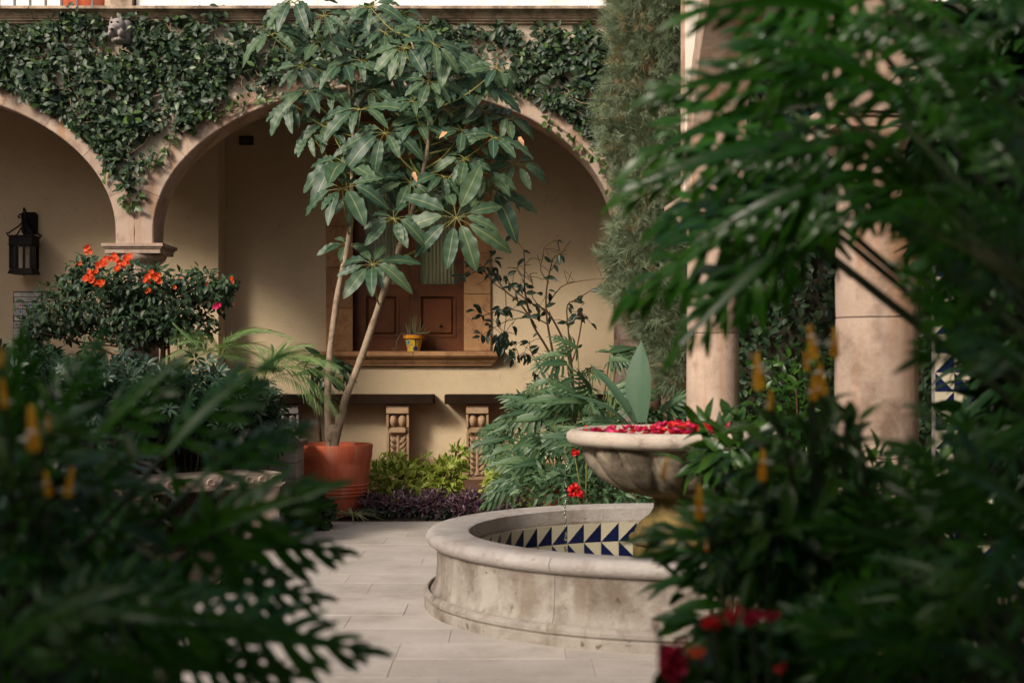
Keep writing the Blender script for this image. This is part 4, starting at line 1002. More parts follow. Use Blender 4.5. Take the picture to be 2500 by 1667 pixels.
tpm, hb = palm(646, 925, 12.7, 'small feathery palm whose fronds droop against the tree trunks', [(1,-.1,.35,1,1.0),(.95,-.3,.15,2,1.05),(.75,-.35,.65,2,1.0),(.6,.1,1.0,1,.75),(.9,.2,.6,1,.95),(-.6,-.2,.8,1,.6),(-.9,-.3,.3,1,.6),(-.2,-.8,.4,2,.65),(.3,-.9,.3,2,.75),(.5,-.7,.6,2,.9),(1,-.4,-.05,1,.9),(0,.3,1,0,.45),(.35,.2,1,0,.6)])
b = MB()
for pl in ([(662,905),(672,870),(700,836)],[(665,910),(680,880),(708,858)],[(655,900),(665,860),(662,838)]): b.tube(smoothp([P(u,v,12.65) for u,v in pl]), [.008]*4+[.013]*3+[.010,.002], 6)
b.build('spear_leaf', M['palm'], tpm, smooth=True)
b = MB(); b.tube(smoothp([P(500,858,12.5),P(465,828,12.5),P(440,806,12.5),P(420,786,12.5)]), [.012]*4+[.014]*4+[.010]*4+[.002], 6); tag(b.build('spear_shoot', M['palm'], smooth=True), 'single long green palm spear slanting up left in front of the bougainvillea', 'shoot')
# dark leafy plant behind the trunk under the sill
random.seed(35)
bush('dark_leafy_plant', 'dark drooping leafy plant behind the trunks under the window sill', 'plant', P(800,900,14.0), (.19,.15,.16), 60, tleaf(4,.26,.4,.2,.8,tip=.05), M['camel'], .19, droop=.9, stems=4, base=(ux(800,14.0),14.0,0))
# dwarf umbrella hedge
hs = [(60,1000,(.65,.55,.40),10.2,'leftmost'),(250,975,(.72,.6,.36),10.9,'under the bougainvillea'),(430,985,(.70,.55,.36),11.3,'below the left palm'),(570,1030,(.48,.45,.36),11.9,'beside the stone planter'),(150,1080,(.8,.5,.42),11.3,'low behind the carved bench at its left end'),(400,1090,(.75,.45,.38),12.1,'low behind the middle of the carved bench'),(60,930,(.5,.4,.30),12.0,'tall against the gallery at the edge')]
for i, (u, v, r, d, where) in enumerate(hs):
    random.seed(70+i)
    bush('dwarf_umbrella_shrub', 'dark green dwarf umbrella shrub '+where, 'shrub', P(u,v,d), r, 620, ROS, M['dwarf'], .095, 'dwarf umbrella shrubs of the hedge', stems=9, shell=.45, droop=.0, up=.9)
# stone planter
pl = thing('stone_planter', 'low grey stone planter wall with a mossy cap left of the terracotta pot', 'planter', P(650,1230,12.5))
b = MB(); x0, x1 = ux(560,12.5), ux(732,12.5); b.bbox(x0-.6,x1,12.45,13.0,vz(1092,12.5)+.001,vz(1078,12.5),.008); b.build('cap', surf('mossy_cap', (.10,.075,.055),(.17,.13,.10),6,.9,.6,50), pl)
for k in range(5):
    b = MB(); z0 = .0+k*.145; b.bbox(x0-.55, x1-.03, 12.5, 12.95, z0, min(z0+.142, vz(1093,12.5)), .006); b.build('block', M['greystone'], pl)
# carved bench
A_, B_ = Vector((-3.30,9.87)), Vector((-1.83,11.1)); dv = (B_-A_); LB = dv.length; dv.normalize()
MBn = Matrix(((dv.x,-dv.y,0,A_.x),(dv.y,dv.x,0,A_.y),(0,0,1,0),(0,0,0,1)))
bn = thing('carved_stone_bench', 'pale stone bench with a scroll carved frieze, half hidden by foreground leaves', 'bench', (A_.x+dv.x*LB/2, A_.y+dv.y*LB/2, 0))
ms = M['tan']; mb_ = surf('pale_bench_stone', (.40,.31,.25),(.52,.43,.36),5,.85,.5,60,dirt=(.2,.14,.1),dirt_scale=4)
b = MB(); b.bbox(0,LB,0,.45,.50,.615,.006); b.xf = MBn; b.build('seat', mb_, bn)
b = MB()
k = 0; x = .06
while x < LB-.05:
    for (r, zz) in ((.038,.562),):
        pth = [Vector((x+math.cos(a)*rr, -.004, zz+math.sin(a)*rr)) for a, rr in [(PI*1.1-q*.45, r*(1-q*.055)) for q in range(15)]]
        b.tube(pth, .0085, 5)
        b.tube([Vector((x+.038,-.003,zz-.02)),Vector((x+.058,-.004,zz-.044)),Vector((x+.085,-.003,zz-.03))], .006, 5)
    x += .112
b.xf = MBn; b.build('scroll_frieze', mb_, bn, smooth=True)
for (a, c) in ((.06,.30),(LB-.245,LB-.005)):
    b = MB(); b.bbox(a,c,.03,.40,.045,.499,.006); b.xf = MBn; b.build('leg', mb_, bn)
    b = MB(); b.bbox(a-.03,c+.005,.0,.43,.0,.044,.006); b.xf = MBn; b.build('foot', mb_, bn)
# geranium
def rleaf(n=10):  # round lobed leaf as quads fan
    V = [(0,0,0)]; L = [(0,0)]; F = []
    for k in range(n+1):
        a = -PI*.93+2*PI*.93*k/n; r = .5*(1+.10*math.cos(a*5)); V.append((r*math.sin(a), .0+r*math.cos(a), .10*math.cos(a*5)*.5+.08)); L.append((.5,.5))
    for k in range(0,n,2): F.append((0,k+1,k+2,k+3))
    return np.array(V), np.array(F), np.array(L)
RL = rleaf()
random.seed(91)
gz = bush('geranium', 'geranium with round scalloped leaves beside the terracotta pot', 'plant', P(752,1245,12.4), (.24,.25,.24), 420, RL, M['geran'], .085, stems=8, shell=.3, droop=-.1, up=1.1, base=(ux(752,12.4),12.4,0))
def umbel(parent, p, s, mesh, n=9):
    for _ in range(n): inst('flower', mesh, parent, frame(Vector(p)+Vector((U(-1,1),U(-1,1),U(-.8,.8)))*s*.55, (U(-1,1),U(-1,1),U(-1,1)), (U(-1,1),-1,U(-.5,1)), s*.5))
umbel(gz, P(728,1208,12.15), .04, BL[0], 5)
# spider plant
random.seed(92); sp = thing('spider_plant', 'small striped spider plant at the foot of the terracotta pot', 'plant', P(862,1262,13.1)); ps = []
for k in range(46):
    a = U(0,2*PI); ps.append(tplace(tleaf(5,.06,.4,.25,U(.6,1.3),tip=.1), WP[sp.name], (math.cos(a),math.sin(a)*.8,U(.5,1.4)), (0,-.1,1), U(.14,.26)))
clobj('leaves', tjoin(ps), M['spider'], sp)
# variegated shrubs and purple shrubs
TV = tleaf(4,.42,.42,.2,.35,.06,1,tip=.05)
for i,(u,v,r,d,n,lb) in enumerate(((975,1168,(.34,.25,.22),14.0,330,'bright yellow green variegated shrub against the middle carved support'),(1085,1165,(.18,.2,.20),13.8,170,'smaller variegated shrub just left of the acanthus support'),(1250,1170,(.26,.2,.26),13.6,230,'variegated shrub between the acanthus support and the split leaf plants'),(1120,1110,(.06,.06,.10),13.85,26,'thin variegated shoot rising against the acanthus support'))):
    random.seed(110+i); np.random.seed(110+i)
    bush('variegated_shrub', lb, 'shrub', P(u,v,d), r, n*2, TV, M['varieg'], .095, 'yellow green variegated shrubs', stems=7, shell=.35, droop=-.25, up=.6, namp=.6)
for i,(u,d) in enumerate(((905,13.35),(985,13.3),(1065,13.25),(1150,13.2),(1230,13.15))):
    random.seed(120+i)
    bush('purple_shrub', 'low dark purple leaved shrub '+('next to the spider plant','second from the spider plant','in the middle of the edging row','fourth from the spider plant','behind the rim of the fountain')[i], 'shrub', P(u,1232,d), (.21,.22,.13), 620, TW, M['purple'], .055, 'purple shrubs edging the bed', stems=8, shell=.2, droop=-.1, up=.7, namp=.5, bottom=-.9)
random.seed(126); np.random.seed(126)
pos = np.stack([np.random.uniform(ux(880,13.1),ux(1290,13.1),1500), np.random.uniform(13.06,13.5,1500), np.random.uniform(.02,.12,1500)],1)
tag(clobj('ground_cover', cloud(T1,pos,R3(1500)*np.array((1,1,.3)),R3(1500,.3)+np.array((0,0,1)),np.random.uniform(.03,.05,1500)), M['dwarf']), 'low dark ground cover along the edge of the bed', 'ground cover', kind='stuff')

# camellia like small tree
cm = thing('young_camellia_tree', 'sparse small tree with thin dark branches and leaves right of the window', 'tree', P(1365,1240,14.0))
D = 14.0; br = [
 ([(1368,1240),(1366,1000),(1362,930),(1350,880),(1330,840),(1300,790),(1285,730),(1280,690),(1281,650),(1279,610)],.018,.005),
 ([(1358,900),(1340,810),(1333,750),(1335,700),(1345,650),(1355,625),(1385,620)],.013,.003),
 ([(1295,775),(1265,735),(1234,710),(1200,665),(1170,645),(1155,640)],.010,.003),([(1234,710),(1205,690),(1180,660),(1150,668)],.006,.003),
 ([(1375,1240),(1398,1000),(1395,890),(1375,830),(1350,780),(1330,755),(1290,735),(1250,700),(1235,670)],.016,.004),
 ([(1396,884),(1410,840),(1420,780),(1412,760),(1445,790)],.009,.003),([(1395,880),(1387,800),(1385,745),(1410,730),(1440,710),(1475,692)],.010,.003),
 ([(1310,800),(1290,770),(1250,755),(1210,760),(1165,775)],.008,.003),([(1335,790),(1300,775),(1240,782),(1185,812),(1165,825)],.007,.002),
 ([(1350,960),(1330,920),(1312,885),(1295,855),(1293,830)],.010,.003),([(1312,885),(1280,860),(1265,875)],.005,.002),([(1234,710),(1236,770),(1230,810),(1228,835)],.005,.003),
 ([(1340,690),(1320,660),(1325,625),(1328,605)],.006,.002),([(1333,750),(1370,700),(1420,685),(1470,680)],.007,.002),([(1345,660),(1370,620),(1365,612)],.005,.002),([(1280,690),(1265,660),(1258,655)],.004,.002),([(1330,760),(1300,725),(1300,690),(1292,670)],.006,.002),
 ([(1300,950),(1285,935),(1300,960),(1345,1010)],.004,.003)]
random.seed(44); leafp = []
b = MB()
for pl_, r0, r1 in br:
    off = U(-.2,.2); pth = smoothp([P(u,v,D+off*(j/len(pl_))) for j,(u,v) in enumerate(pl_)],3)
    b.tube(pth, [r0+(r1-r0)*j/(len(pth)-1) for j in range(len(pth))], 6)
    L = len(pth)
    for j in range(int(L*.5), L): 
        if rnd() < .85: leafp.append((pth[j], (pth[j]-pth[j-1]).normalized(), j/L))
    for q in range(6):
        p = pth[random.randrange(int(L*.4), L)]; e = p+Vector((U(-.16,.16),U(-.1,.1),U(-.08,.16))); b.tube([p,(p+e)/2+Vector((0,0,.01)),e],.003,4)
        if rnd() < .8: leafp += [(e,(e-p).normalized(),1)]*2
b.build('branches', M['twig'], cm, smooth=True)
CL = [npmesh('leaf', tleaf(5,.44,.45,.3,c_,.03,1,tip=.05), M['camel']) for c_ in (.3,.55,.1)]
for (p, dr, t) in leafp[:170]:
    for _ in range(random.choice((0,1,1,2))):
        a = dr*.4+Vector((U(-1,1),U(-.7,.4),U(-1.1,.15))); inst('leaf', random.choice(CL), cm, frame(p+Vector((U(-.02,.02),U(-.02,.02),U(-.02,.02))), a, (U(-.6,.6),-.8,U(.0,.8)), U(.07,.11)))
for q in range(22): inst('leaf', random.choice(CL), cm, frame(P(1228+U(-16,16),830+U(-25,25),D), (U(-.5,.5),-.2,-1), (U(-.6,.6),-1,.3), U(.09,.12)))

# split leaf philodendrons
random.seed(52); XM_ = [npmesh('leaf', pinnate(7,.13,.46,.115,dr,.05,2,92,22,jit=.12), M['xan']) for dr in (.25,.45,.65,.3)]
def xanadu(u, v, d, n, L, label, seed, spread=1.0, yb=.0):
    random.seed(seed); c = P(u, v, d); t = thing('split_leaf_philodendron', label, 'plant', (c.x, d, 0), 'split leaf philodendrons beside the fountain')
    b = MB(); base = Vector((c.x, d+.1, max(0,c.z-.75)))
    for k in range(n):
        a = 2*PI*k/n*1.0+U(-.3,.3); el = U(.05,1.25)
        dr = Vector((math.cos(a)*math.cos(el)*1.15, -abs(math.sin(a))*math.cos(el)*.8 if rnd()<.75 else .5*math.cos(el), math.sin(el)))
        hub = c+Vector((dr.x*.42*spread, dr.y*.35, dr.z*.42-.18))*1.0
        al = Vector((dr.x, dr.y*1.0, dr.z*.55-.25))
        inst('leaf', random.choice(XM_), t, frame(hub, al, Vector((-dr.x*.2+U(-.25,.25), -.85, .65)), L*U(.6,.98)))
        b.tube(smoothp([base, (base+hub)/2+Vector((dr.x*.08,0,.06)), hub],3), .006, 5, False)
    b.build('leaf_stalks', M['petiole'], t, smooth=True); return t
xanadu(1352,1045,13.0,30,.36,'split leaf plant spreading over the right console end',1)
xanadu(1450,1020,12.7,30,.38,'split leaf plant in front of the agave',2)
xanadu(1365,1150,12.4,24,.33,'low split leaf plant next to the variegated shrubs',3,.8)
xanadu(1480,1120,12.2,26,.36,'low split leaf plant behind the left side of the fountain bowl',4)
xanadu(1440,905,13.3,14,.33,'tall split leaf plant standing before the pink column',5,.8)
xanadu(1590,1060,12.4,22,.38,'split leaf plant behind the middle of the fountain bowl',6)
# dark low foliage behind fountain
random.seed(54)
bush('dark_fern_shrub', 'dark green low foliage behind the fountain rim', 'shrub', P(1480,1190,11.9), (.8,.4,.22), 900, TW, M['xan'], .10, stems=10, shell=.1, droop=-.2)
# agave
ag = thing('agave', 'big blue green agave with one broad upright leaf beside the cypress', 'plant', P(1570,1250,12.1))
def agave_leaf(base, tip, w, bow, nrm, n=10, fat=.55):
    b = MB(); base, tip = Vector(base), Vector(tip); ax = tip-base; sd = ax.cross(Vector(nrm)).normalized(); nn = sd.cross(ax.normalized()); vs = []
    for i in range(n+1):
        t = i/n; ww = max(.002, w*(.55+.45*math.sin(PI*min(1,t*1.05)))*(max(0,1-t**5))**.8); c = base+ax*t+nn*bow*math.sin(PI*t)
        for (q, z) in ((-1, .25),(-.5,.04),(0,-.06),(.5,.04),(1,.25),(.5,-.05),(0,-.20),(-.5,-.05)): vs.append(c+sd*q*ww+nn*z*ww*fat)
    b.add(vs, [(i*8+j, i*8+(j+1)%8, (i+1)*8+(j+1)%8, (i+1)*8+j) for i in range(n) for j in range(8)]); b.build('leaf', M['agave'], ag, smooth=True)
agave_leaf(P(1562,1030,12.0), P(1566,832,12.05), .125, .03, (-.6,-1,.1))
agave_leaf(P(1550,1030,12.0), P(1440,888,12.1), .045, .05, (.4,-1,.6))
agave_leaf(P(1540,1040,11.9), P(1380,960,11.7), .04, .06, (.0,-.6,1))
# small pots and red flowers behind the fountain
pp_ = [(.001,0),(.085,0),(.12,.16),(.135,.16),(.138,.2),(.12,.2),(.11,.17),(.001,.16)]
pot('clay_flowerpot', 'small clay flowerpot half hidden behind the fountain rim', (ux(1322,12.0),12.0,0), pp_, M['terra'], group='small clay flowerpots')
pot('clay_flowerpot', 'small clay flowerpot showing orange among the split leaves above the other', (ux(1352,12.3),12.3,.2), pp_, M['terra'], group='small clay flowerpots')
st = MB(); st.box(ux(1352,12.3)-.16, ux(1352,12.3)+.16, 12.15, 12.45, 0, .199); tag(st.build('stone_block', M['greystone']), 'grey stone block under the hidden clay flowerpot', 'block')
rf = thing('red_geranium', 'red geranium heads on thin stems behind the water drops', 'plant', P(1430,1240,11.6))
b = MB()
for (u,v,s_,n) in ((1404,1198,.075,16),(1402,1104,.045,10),(1432,1040,.03,5)):
    umbel(rf, P(u,v,11.5), s_, BL[0], n); b.tube(smoothp([P(1430,1240,11.6),P((u+1430)/2,(v+1240)/2+10,11.55),P(u,v,11.5)],3), .005, 5)
b.build('stems', M['petiole'], rf, smooth=True)

# cypress
random.seed(61); np.random.seed(61)
cy = thing('cypress_tree', 'tall shaggy grey green cypress between the ivy wall and the side arcade', 'tree', (ux(1590,13.1),13.1,0))
b = MB(); b.tube(smoothp([Vector((ux(1590,13.1),13.1,0)),P(1600,700,13.1),P(1590,300,13.1),P(1585,-300,13.1)],5), .07, 10); b.build('trunk', M['twig'], cy, smooth=True)
Ls = [(-400,1480,1700),(0,1488,1700),(60,1478,1700),(130,1500,1700),(230,1462,1700),(300,1450,1700),(370,1478,1700),(450,1500,1700),(540,1505,1700),(600,1465,1700),(680,1480,1690),(760,1500,1690),(840,1575,1690),(930,1600,1680),(1000,1625,1680)]
def cyb(v):
    for (a, l0, r0), (c, l1, r1) in zip(Ls[:-1], Ls[1:]):
        if a <= v <= c: f = (v-a)/(c-a); return l0+(l1-l0)*f, r0+(r1-r0)*f
    return 1600, 1600
pos = []; outs = []
while len(pos) < 26000:
    v = U(-300, 960); l, r = cyb(v); l += 22*noise.noise(Vector((0,v*.03,4))); cu = (l+r)/2; hw_ = (r-l)/2
    a = U(0,2*PI); rad = (.45+.55*rnd())*(1+.16*noise.noise(Vector((math.cos(a)*2,v*.014,math.sin(a)*2))))
    if rad < .9 and noise.noise(Vector((math.cos(a)*3,v*.025,math.sin(a)*3+7))) < -.25 and v > 0: continue
    pos.append(P(cu+hw_*math.cos(a)*rad, v, 13.1)+Vector((0,.42*math.sin(a)*rad,0))); outs.append((math.cos(a),math.sin(a),0))
pos = np.array([tuple(p) for p in pos]); outs = np.array(outs); N = len(pos)
sp_ = []
for k in range(9):
    a = (k-4)*.20; sp_.append(tplace((np.array([(-.022,0,0),(.022,0,0),(.016,.6,.0),(-.016,.6,0),(.004,1,0),(-.004,1,0)],float), np.array([[0,1,2,3],[3,2,4,5]]), np.zeros((6,2))), (0,.1*(k%3),.0), (math.sin(a),math.cos(a),U(-.35,.35)), (U(-.5,.5),0,1), U(.55,1)))
SPR = tjoin(sp_)
al = outs*.7+R3(N,.35)+np.array((0,0,.35)); al[np.random.rand(N)<.3] *= np.array((1,1,-1.4))
clobj('crown', cloud(SPR,pos,al,R3(N,.6)+outs,np.random.uniform(.07,.15,N)), M['cypress'], cy)
# vine wall seen through the side arch
M['dkwall'] = surf('dark_mossy_wall', (.035,.035,.022), (.07,.06,.04), 4)
vw = thing('vine_covered_wall', 'dark wall smothered in climbing vine beyond the side arcade', 'wall', (3.2,13.0,0))
b = MB(); b.box(1.75,6.5,13.0,13.3,0,4.85); b.build('wall', M['dkwall'], vw)
random.seed(64); np.random.seed(64); N = 8500
pos = np.stack([np.random.uniform(1.75,5.5,N), 12.97-np.abs(np.random.normal(0,.13,N)), np.random.uniform(.0,4.4,N)],1)
tv = thing('wall_vine', 'leafy climbing vine on the wall seen between the two side columns', 'vine', (3.2,12.9,0))
clobj('leaves', cloud(TF,pos,R3(N,.7)+np.array((0,-.3,-.3)),R3(N,.4)+np.array((0,-1,.4)),np.random.uniform(.06,.11,N)), M['boug'], tv)
random.seed(65); np.random.seed(65)
bush('side_shrub', 'dark leafy shrub between the side columns', 'shrub', (2.3,11.0,.85), (.55,.5,.8), 1500, T1, M['foreb'], .09, stems=10, shell=.2)
bush('side_shrub', 'dark leafy shrub right of the tiled pillar', 'shrub', (4.1,10.2,1.6), (.7,.6,1.5), 2200, T1, M['foreb'], .10, stems=10, shell=.2)

# ------------------------------------------------------------------ foreground plants
random.seed(71)
PM = [npmesh('leaf', pinnate(8,.055,.34,.080,dr,.18,1.5,76,26,jit=.25,fork=True), M['fore']) for dr in (.15,.3,.5,.35,.2)]
def fleaf(t, bq, tq, L=None, roll=0.0, d0=2.9, d1=2.8, scale=1.0, stalkto=None, b=None):
    B0 = P(bq[0], bq[1], d0); T0 = P(tq[0], tq[1], d1); a = T0-B0; L = a.length*scale
    a = a.normalized()+Vector((0,0,.12))
    n = Vector((roll, -.95, .45))
    inst('leaf', random.choice(PM), t, frame(B0, a, n, L*.93))
    if b is not None: b.tube(smoothp([stalkto, (stalkto+B0)/2+Vector((0,0,.12)), B0],4), [.0085]*8+[.006], 7, False)
def fplant(label, base, leaves, seed, d=2.9):
    random.seed(seed); t = thing('tree_philodendron', label, 'plant', base, 'tree philodendrons in the foreground'); b = MB(); sb = Vector(base)+Vector((0,0,.25))
    bt = MB(); bt.tube([Vector(base), sb], [.06,.04], 10); bt.build('trunk', M['twig'], t, smooth=True)
    for (bq, tq, dd) in leaves: fleaf(t, bq, tq, roll=U(-.6,.6), d0=dd+U(-.1,.1), d1=dd+U(-.25,.15), stalkto=sb, b=b)
    b.build('leaf_stalks', M['darkstalk'], t, smooth=True); return t
fplant('dark split leaf plant filling the upper right foreground, leaves reaching left over the column', (2.3,3.4,0), [
 ((1960,500),(1490,690),3.2),((1960,340),(1540,430),3.3),((1990,180),(1640,200),3.2),((2080,40),(1790,-30),3.1),((1950,560),(1660,860),3.2),((2210,230),(1850,90),3.0),((2100,420),(1700,560),3.1),
 ((2330,120),(2020,-20),3.0),((2380,330),(2100,160),2.9),((2400,560),(2120,420),3.0),((2480,200),(2250,-30),2.8),((2500,450),(2330,250),2.7),((2060,300),(1760,330),3.4),((1900,420),(1590,560),3.5),((2150,-20),(1800,130),3.3),((2060,420),(1570,500),3.4),((2000,250),(1600,330),3.5),((2150,330),(1800,420),3.2),((2180,80),(1900,230),3.1),((1990,600),(1730,760),3.6),((2280,420),(2000,560),3.2),((2080,140),(1760,60),3.3),((2300,20),(2080,80),3.0)], 1)
fplant('very dark split leaf plant along the right edge of the foreground', (2.1,2.6,0), [
 ((2500,700),(2250,560),2.6),((2520,900),(2280,760),2.6),((2520,1250),(2300,1120),2.5),((2480,50),(2300,180),2.5),((2560,600),(2400,420),2.4),((2540,380),(2420,170),2.4),((2500,1500),(2330,1350),2.4),((2480,1300),(2360,1500),2.5),((2250,150),(2380,350),2.8),((2200,300),(2420,520),2.9),((2260,480),(2450,700),2.8),((2130,-40),(2350,80),2.8),((2520,20),(2350,-30),2.5),((2480,300),(2290,330),2.6),((2550,480),(2380,560),2.5),((2540,1020),(2370,1120),2.5),((2420,1180),(2260,1300),2.7),((2560,1380),(2420,1220),2.4),((2380,820),(2215,660),2.9),((2480,1120),(2260,980),2.7),((2360,1230),(2190,1100),3.0),((2440,760),(2270,900),2.8),((2350,560),(2190,640),3.0),((2300,40),(2150,-60),2.9),((2240,420),(2060,330),3.1),((2200,540),(1990,520),3.2)], 2)
fplant('dark split leaf plant in the lower right foreground with leaves over the fountain base', (1.5,3.0,0), [
 ((1950,1330),(1590,1330),3.3),((2050,1400),(1700,1420),3.2),((2000,1500),(1800,1620),3.0),((2150,1300),(1880,1230),3.1),((2200,1420),(1900,1480),2.9),((2250,1560),(1960,1640),2.7),((2300,1250),(2080,1150),2.9),((2350,1420),(2120,1350),2.7),((2400,1600),(2150,1560),2.5),((1900,1560),(1720,1560),3.1),((2050,1640),(1820,1690),2.8),((2350,1650),(2230,1480),2.5),((2480,1640),(2330,1560),2.4),((2100,1540),(2000,1380),3.0),((2150,1500),(1850,1560),3.0),((2300,1350),(2050,1300),3.0),((2250,1450),(2050,1480),2.9),((1980,1400),(1640,1370),3.3),((2200,1640),(1950,1580),2.8)], 3)
fplant('dark split leaf plant in the left foreground, leaves fanning up over the bench', (-1.35,2.75,0), [
 ((400,1110),(650,850),2.9),((480,1180),(730,960),2.9),((400,1330),(740,1235),2.8),((470,1340),(860,1330),2.8),((440,1440),(790,1450),2.7),((470,1540),(880,1590),2.6),((380,1620),(720,1680),2.5),((230,1080),(430,870),3.0),((120,1080),(240,840),3.0),((20,1060),(60,830),3.1),((250,1500),(560,1530),2.5)], 4)
fplant('dark split leaf plant in the lower left corner', (-1.3,2.3,0), [
 ((150,1250),(330,1080),2.6),((60,1350),(280,1200),2.5),((120,1480),(400,1400),2.4),((20,1560),(250,1500),2.3),((100,1640),(380,1620),2.3),((-20,1250),(80,1050),2.6),((-40,1450),(100,1280),2.4),((200,1600),(480,1690),2.3),((250,1400),(330,1200),2.7),((-50,1650),(60,1500),2.2),((80,1180),(-40,980),2.7)], 5)
# flowering shrubs (yellow spikes)
def spike_mesh():
    random.seed(3); ps = []
    for j in range(11):
        z = j/11
        for k in range(4):
            a = PI/2*k+(j % 2)*PI/4; r = .12*(1-z*.85)
            ps.append(tplace(tleaf(3,.75,.4,.3,-.1,tip=.1), (r*.3*math.cos(a), z, r*.3*math.sin(a)), (math.cos(a)*.45, 1.0, math.sin(a)*.45), (math.cos(a),-.3,math.sin(a)), .21*(1-z*.5)))
    return npmesh('flower_spike', tjoin(ps), M['yellow'])
SPK = spike_mesh(); WFm = npmesh('white_flower', tleaf(4,.4,.6,.3,.5,tip=.2), M['whitep'])
def lolli(label, base, spikes, c, r, n, seed, size=.13):
    random.seed(seed); np.random.seed(seed); t = thing('golden_candle_shrub', label, 'shrub', base, 'shrubs with yellow flower spikes')
    pos, out = crown_pts(n, c, r, .25, namp=.5); N = len(pos)
    clobj('foliage', cloud(tleaf(4,.34,.42,.2,.35,tip=.05),pos,out*.7+R3(N,.5)+np.array((0,-.1,.05)),R3(N,.3)+np.array((0,-.3,.9)),np.random.uniform(size*.6,size*1.15,N)), M['foreb'], t)
    b = MB()
    for (u, v, d, h) in spikes:
        p = P(u, v, d); s_ = h*.9/FPX*d*U(.85,1.05); inst('flower_spike', SPK, t, frame(p-Vector((0,0,s_/2)), (U(-.22,.22),U(-.2,.2),1), (0,-1,0), s_))
        for _ in range(2): inst('white_flower', WFm, t, frame(p+Vector((U(-.1,.1)*s_,-.1*s_,U(-.3,.2)*s_)), (random.choice((-1,1)),-.2,.3), (0,-1,.5), s_*.24))
        b.tube(smoothp([Vector((c[0],c[1],max(.2,c[2]-.5))), (Vector(c)+p)/2-Vector((0,0,.1)), p-Vector((0,0,s_/2))],3), .004, 5, False)
    for q in range(8): b.tube([Vector(base), Vector(pos[random.randrange(N)])], .006, 5, False)
    b.build('stems', M['darkstalk'], t, smooth=True)
    return t
lolli('leafy shrub with yellow flower spikes between the two right columns', (.85,3.2,0), [(1990,835,2.9,105),(2038,835,2.9,100),(1855,905,2.9,110),(1878,975,2.9,60),(1987,945,2.9,75),(2010,925,2.9,90),(1972,880,2.95,60)], P(1990,1130,3.2), (.17,.2,.13), 170, 7, .10)
lolli('leafy shrub with yellow flower spikes in front of the fountain pedestal', (.55,3.2,0), [(1617,1140,3.0,70),(1708,1225,3.0,100),(1862,1135,3.0,90),(1725,1330,3.0,35)], P(1880,1300,3.2), (.15,.2,.11), 230, 8, .09)
lolli('leafy shrub with yellow flower spikes at the left edge', (-1.0,2.6,0), [(12,960,2.35,85),(84,1045,2.3,130),(118,1030,2.4,45),(165,1175,2.35,80),(122,1180,2.4,70),(0,870,2.35,60)], P(60,1230,2.6), (.18,.2,.13), 150, 9, .10)
# middle distance shrubs round the right column foot
random.seed(81); np.random.seed(81)
bush('leafy_shrub', 'fresh green leafy shrub at the foot of the first side column', 'shrub', P(1800,1120,6.0), (.22,.25,.17), 260, TW, M['foreb'], .13, stems=8, shell=.2, base=(P(1760,0,6.0).x,6.0,0))
bush('leafy_shrub', 'dark leafy shrub below the second side column', 'shrub', P(2080,1300,5.4), (.55,.4,.35), 1100, TW, M['foreb'], .12, stems=9, shell=.2)
bush('leafy_shrub', 'dense dark shrub low in the right foreground', 'shrub', P(2150,1500,3.6), (.55,.4,.36), 1000, TW, M['fore'], .12, stems=9, shell=.2)
bush('leafy_shrub', 'dense dark shrub low in the left foreground', 'shrub', P(40,1540,3.5), (.42,.4,.30), 900, TW, M['fore'], .13, stems=9, shell=.2)
bush('leafy_shrub', 'dark shrub standing behind the left foreground leaves', 'shrub', P(60,1230,4.6), (.42,.45,.32), 900, TW, M['dwarf'], .11, stems=9, shell=.2)
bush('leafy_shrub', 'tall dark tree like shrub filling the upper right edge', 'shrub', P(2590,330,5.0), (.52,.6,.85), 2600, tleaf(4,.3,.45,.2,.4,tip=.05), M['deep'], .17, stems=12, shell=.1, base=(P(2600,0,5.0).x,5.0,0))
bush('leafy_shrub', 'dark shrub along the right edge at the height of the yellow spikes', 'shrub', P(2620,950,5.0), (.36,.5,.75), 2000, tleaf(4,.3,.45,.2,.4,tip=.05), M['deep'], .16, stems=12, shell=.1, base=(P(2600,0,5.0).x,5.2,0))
random.seed(88); np.random.seed(88)
bush('added_shade_tree', 'added leafy tree, unseen just above the frame, its crown shading the right foreground', 'tree', (2.3,3.0,3.75), (1.5,1.4,.75), 5200, tleaf(4,.34,.45,.2,.4,tip=.05), M['foreb'], .17, stems=16, shell=.1, base=(3.3,2.2,0))  # unseen crown added overhead to keep sky light off the right foreground
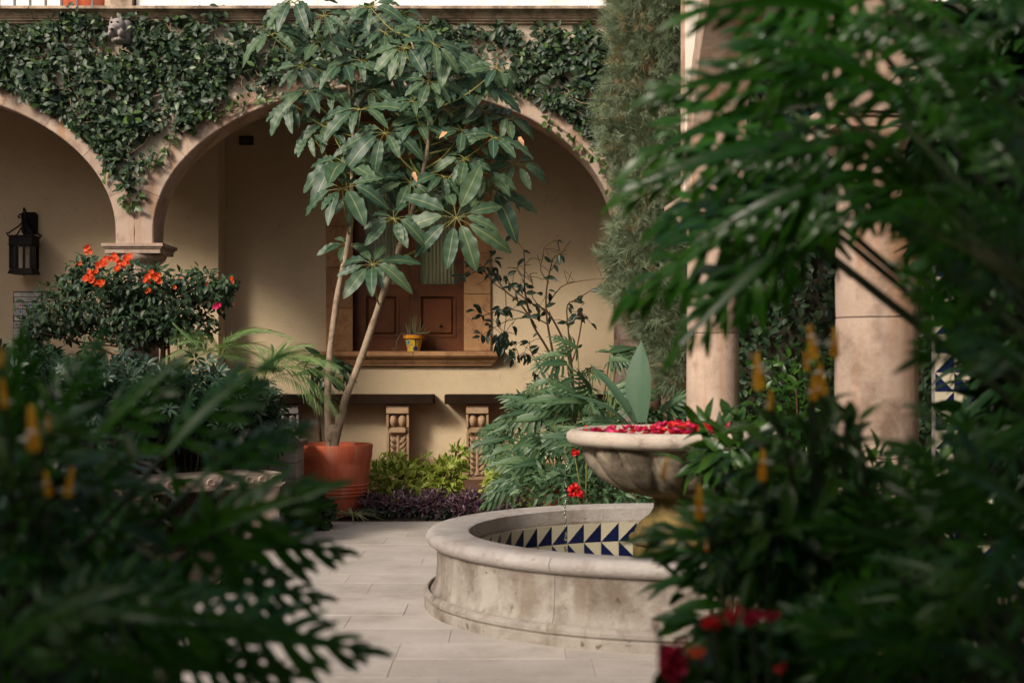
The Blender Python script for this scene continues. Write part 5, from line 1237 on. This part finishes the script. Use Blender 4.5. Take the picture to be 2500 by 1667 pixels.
# red flowers bottom right
def redplant(label, base, heads, foliage, seed):
    random.seed(seed); np.random.seed(seed); t = thing('red_flowering_plant', label, 'plant', base, 'red flowering plants in the foreground'); b = MB()
    for (u,v,d,s_,mi,n) in heads:
        p = P(u,v,d); umbel(t, p, s_, mi, n); b.tube(smoothp([Vector(base), (Vector(base)+p)/2+Vector((0,0,.1)), p],3), .004, 5, False)
    c, r, n = foliage; pos, out = crown_pts(n, c, r, .2); N = len(pos)
    for q in range(10): b.tube([Vector(base), Vector(pos[random.randrange(N)])], .004, 5, False)
    b.build('stems', M['darkstalk'], t, smooth=True)
    clobj('foliage', cloud(RL,pos,R3(N,.6)+out,R3(N,.4)+np.array((0,-.2,1)),np.random.uniform(.04,.08,N)), M['foreb'], t)
redplant('crimson flowering plant at the bottom below the fountain', (.30,2.5,0), [(1640,1608,2.45,.030,BL[2],14),(1650,1642,2.45,.030,BL[2],14),(1628,1655,2.5,.02,BL[4],8),(1655,1575,2.45,.018,BL[2],6)], (P(1700,1680,2.5),(.07,.08,.035),40), 1)
OR2 = bloom_mesh(M['orange'],5,.9,77)
redplant('red and orange flowering plant low on the right', (.45,2.5,0), [(1732,1525,2.45,.024,BL[0],10),(1742,1505,2.45,.014,BL[0],4),(1790,1498,2.45,.020,BL[0],8),(1838,1510,2.45,.022,BL[2],9),(1880,1505,2.45,.020,BL[2],7),(1702,1597,2.45,.018,OR2,8),(1902,1622,2.4,.016,BL[0],5),(1600,1520,2.45,.008,BL[0],2)], (P(1830,1590,2.6),(.11,.1,.06),90), 2)
# the other two sides of the courtyard, unseen, added to cut low sky light
ng = thing('near_building', 'unseen two storey building with a gallery behind the viewer, added to shade the foreground', 'building', (0,-1.5,0))
b = MB(); b.box(-12,12,-4.5,-1.5,3.4,3.6); b.build('gallery_ceiling', M['cream'], ng)
b = MB(); b.box(-12,12,-4.8,-4.5,-.03,3.6); b.build('back_wall', M['cream'], ng)
b = MB(); b.box(-12,12,-1.8,-1.5,3.601,5.6); b.build('upper_wall', M['facade'], ng)
lw_ = thing('left_building', 'unseen plain two storey building on the left side of the courtyard, added to cut low sky light', 'building', (-8.6,5,0))
b = MB(); b.box(-9,-8.6,.6,14.9,-.03,5.6); b.build('wall', M['facade'], lw_)
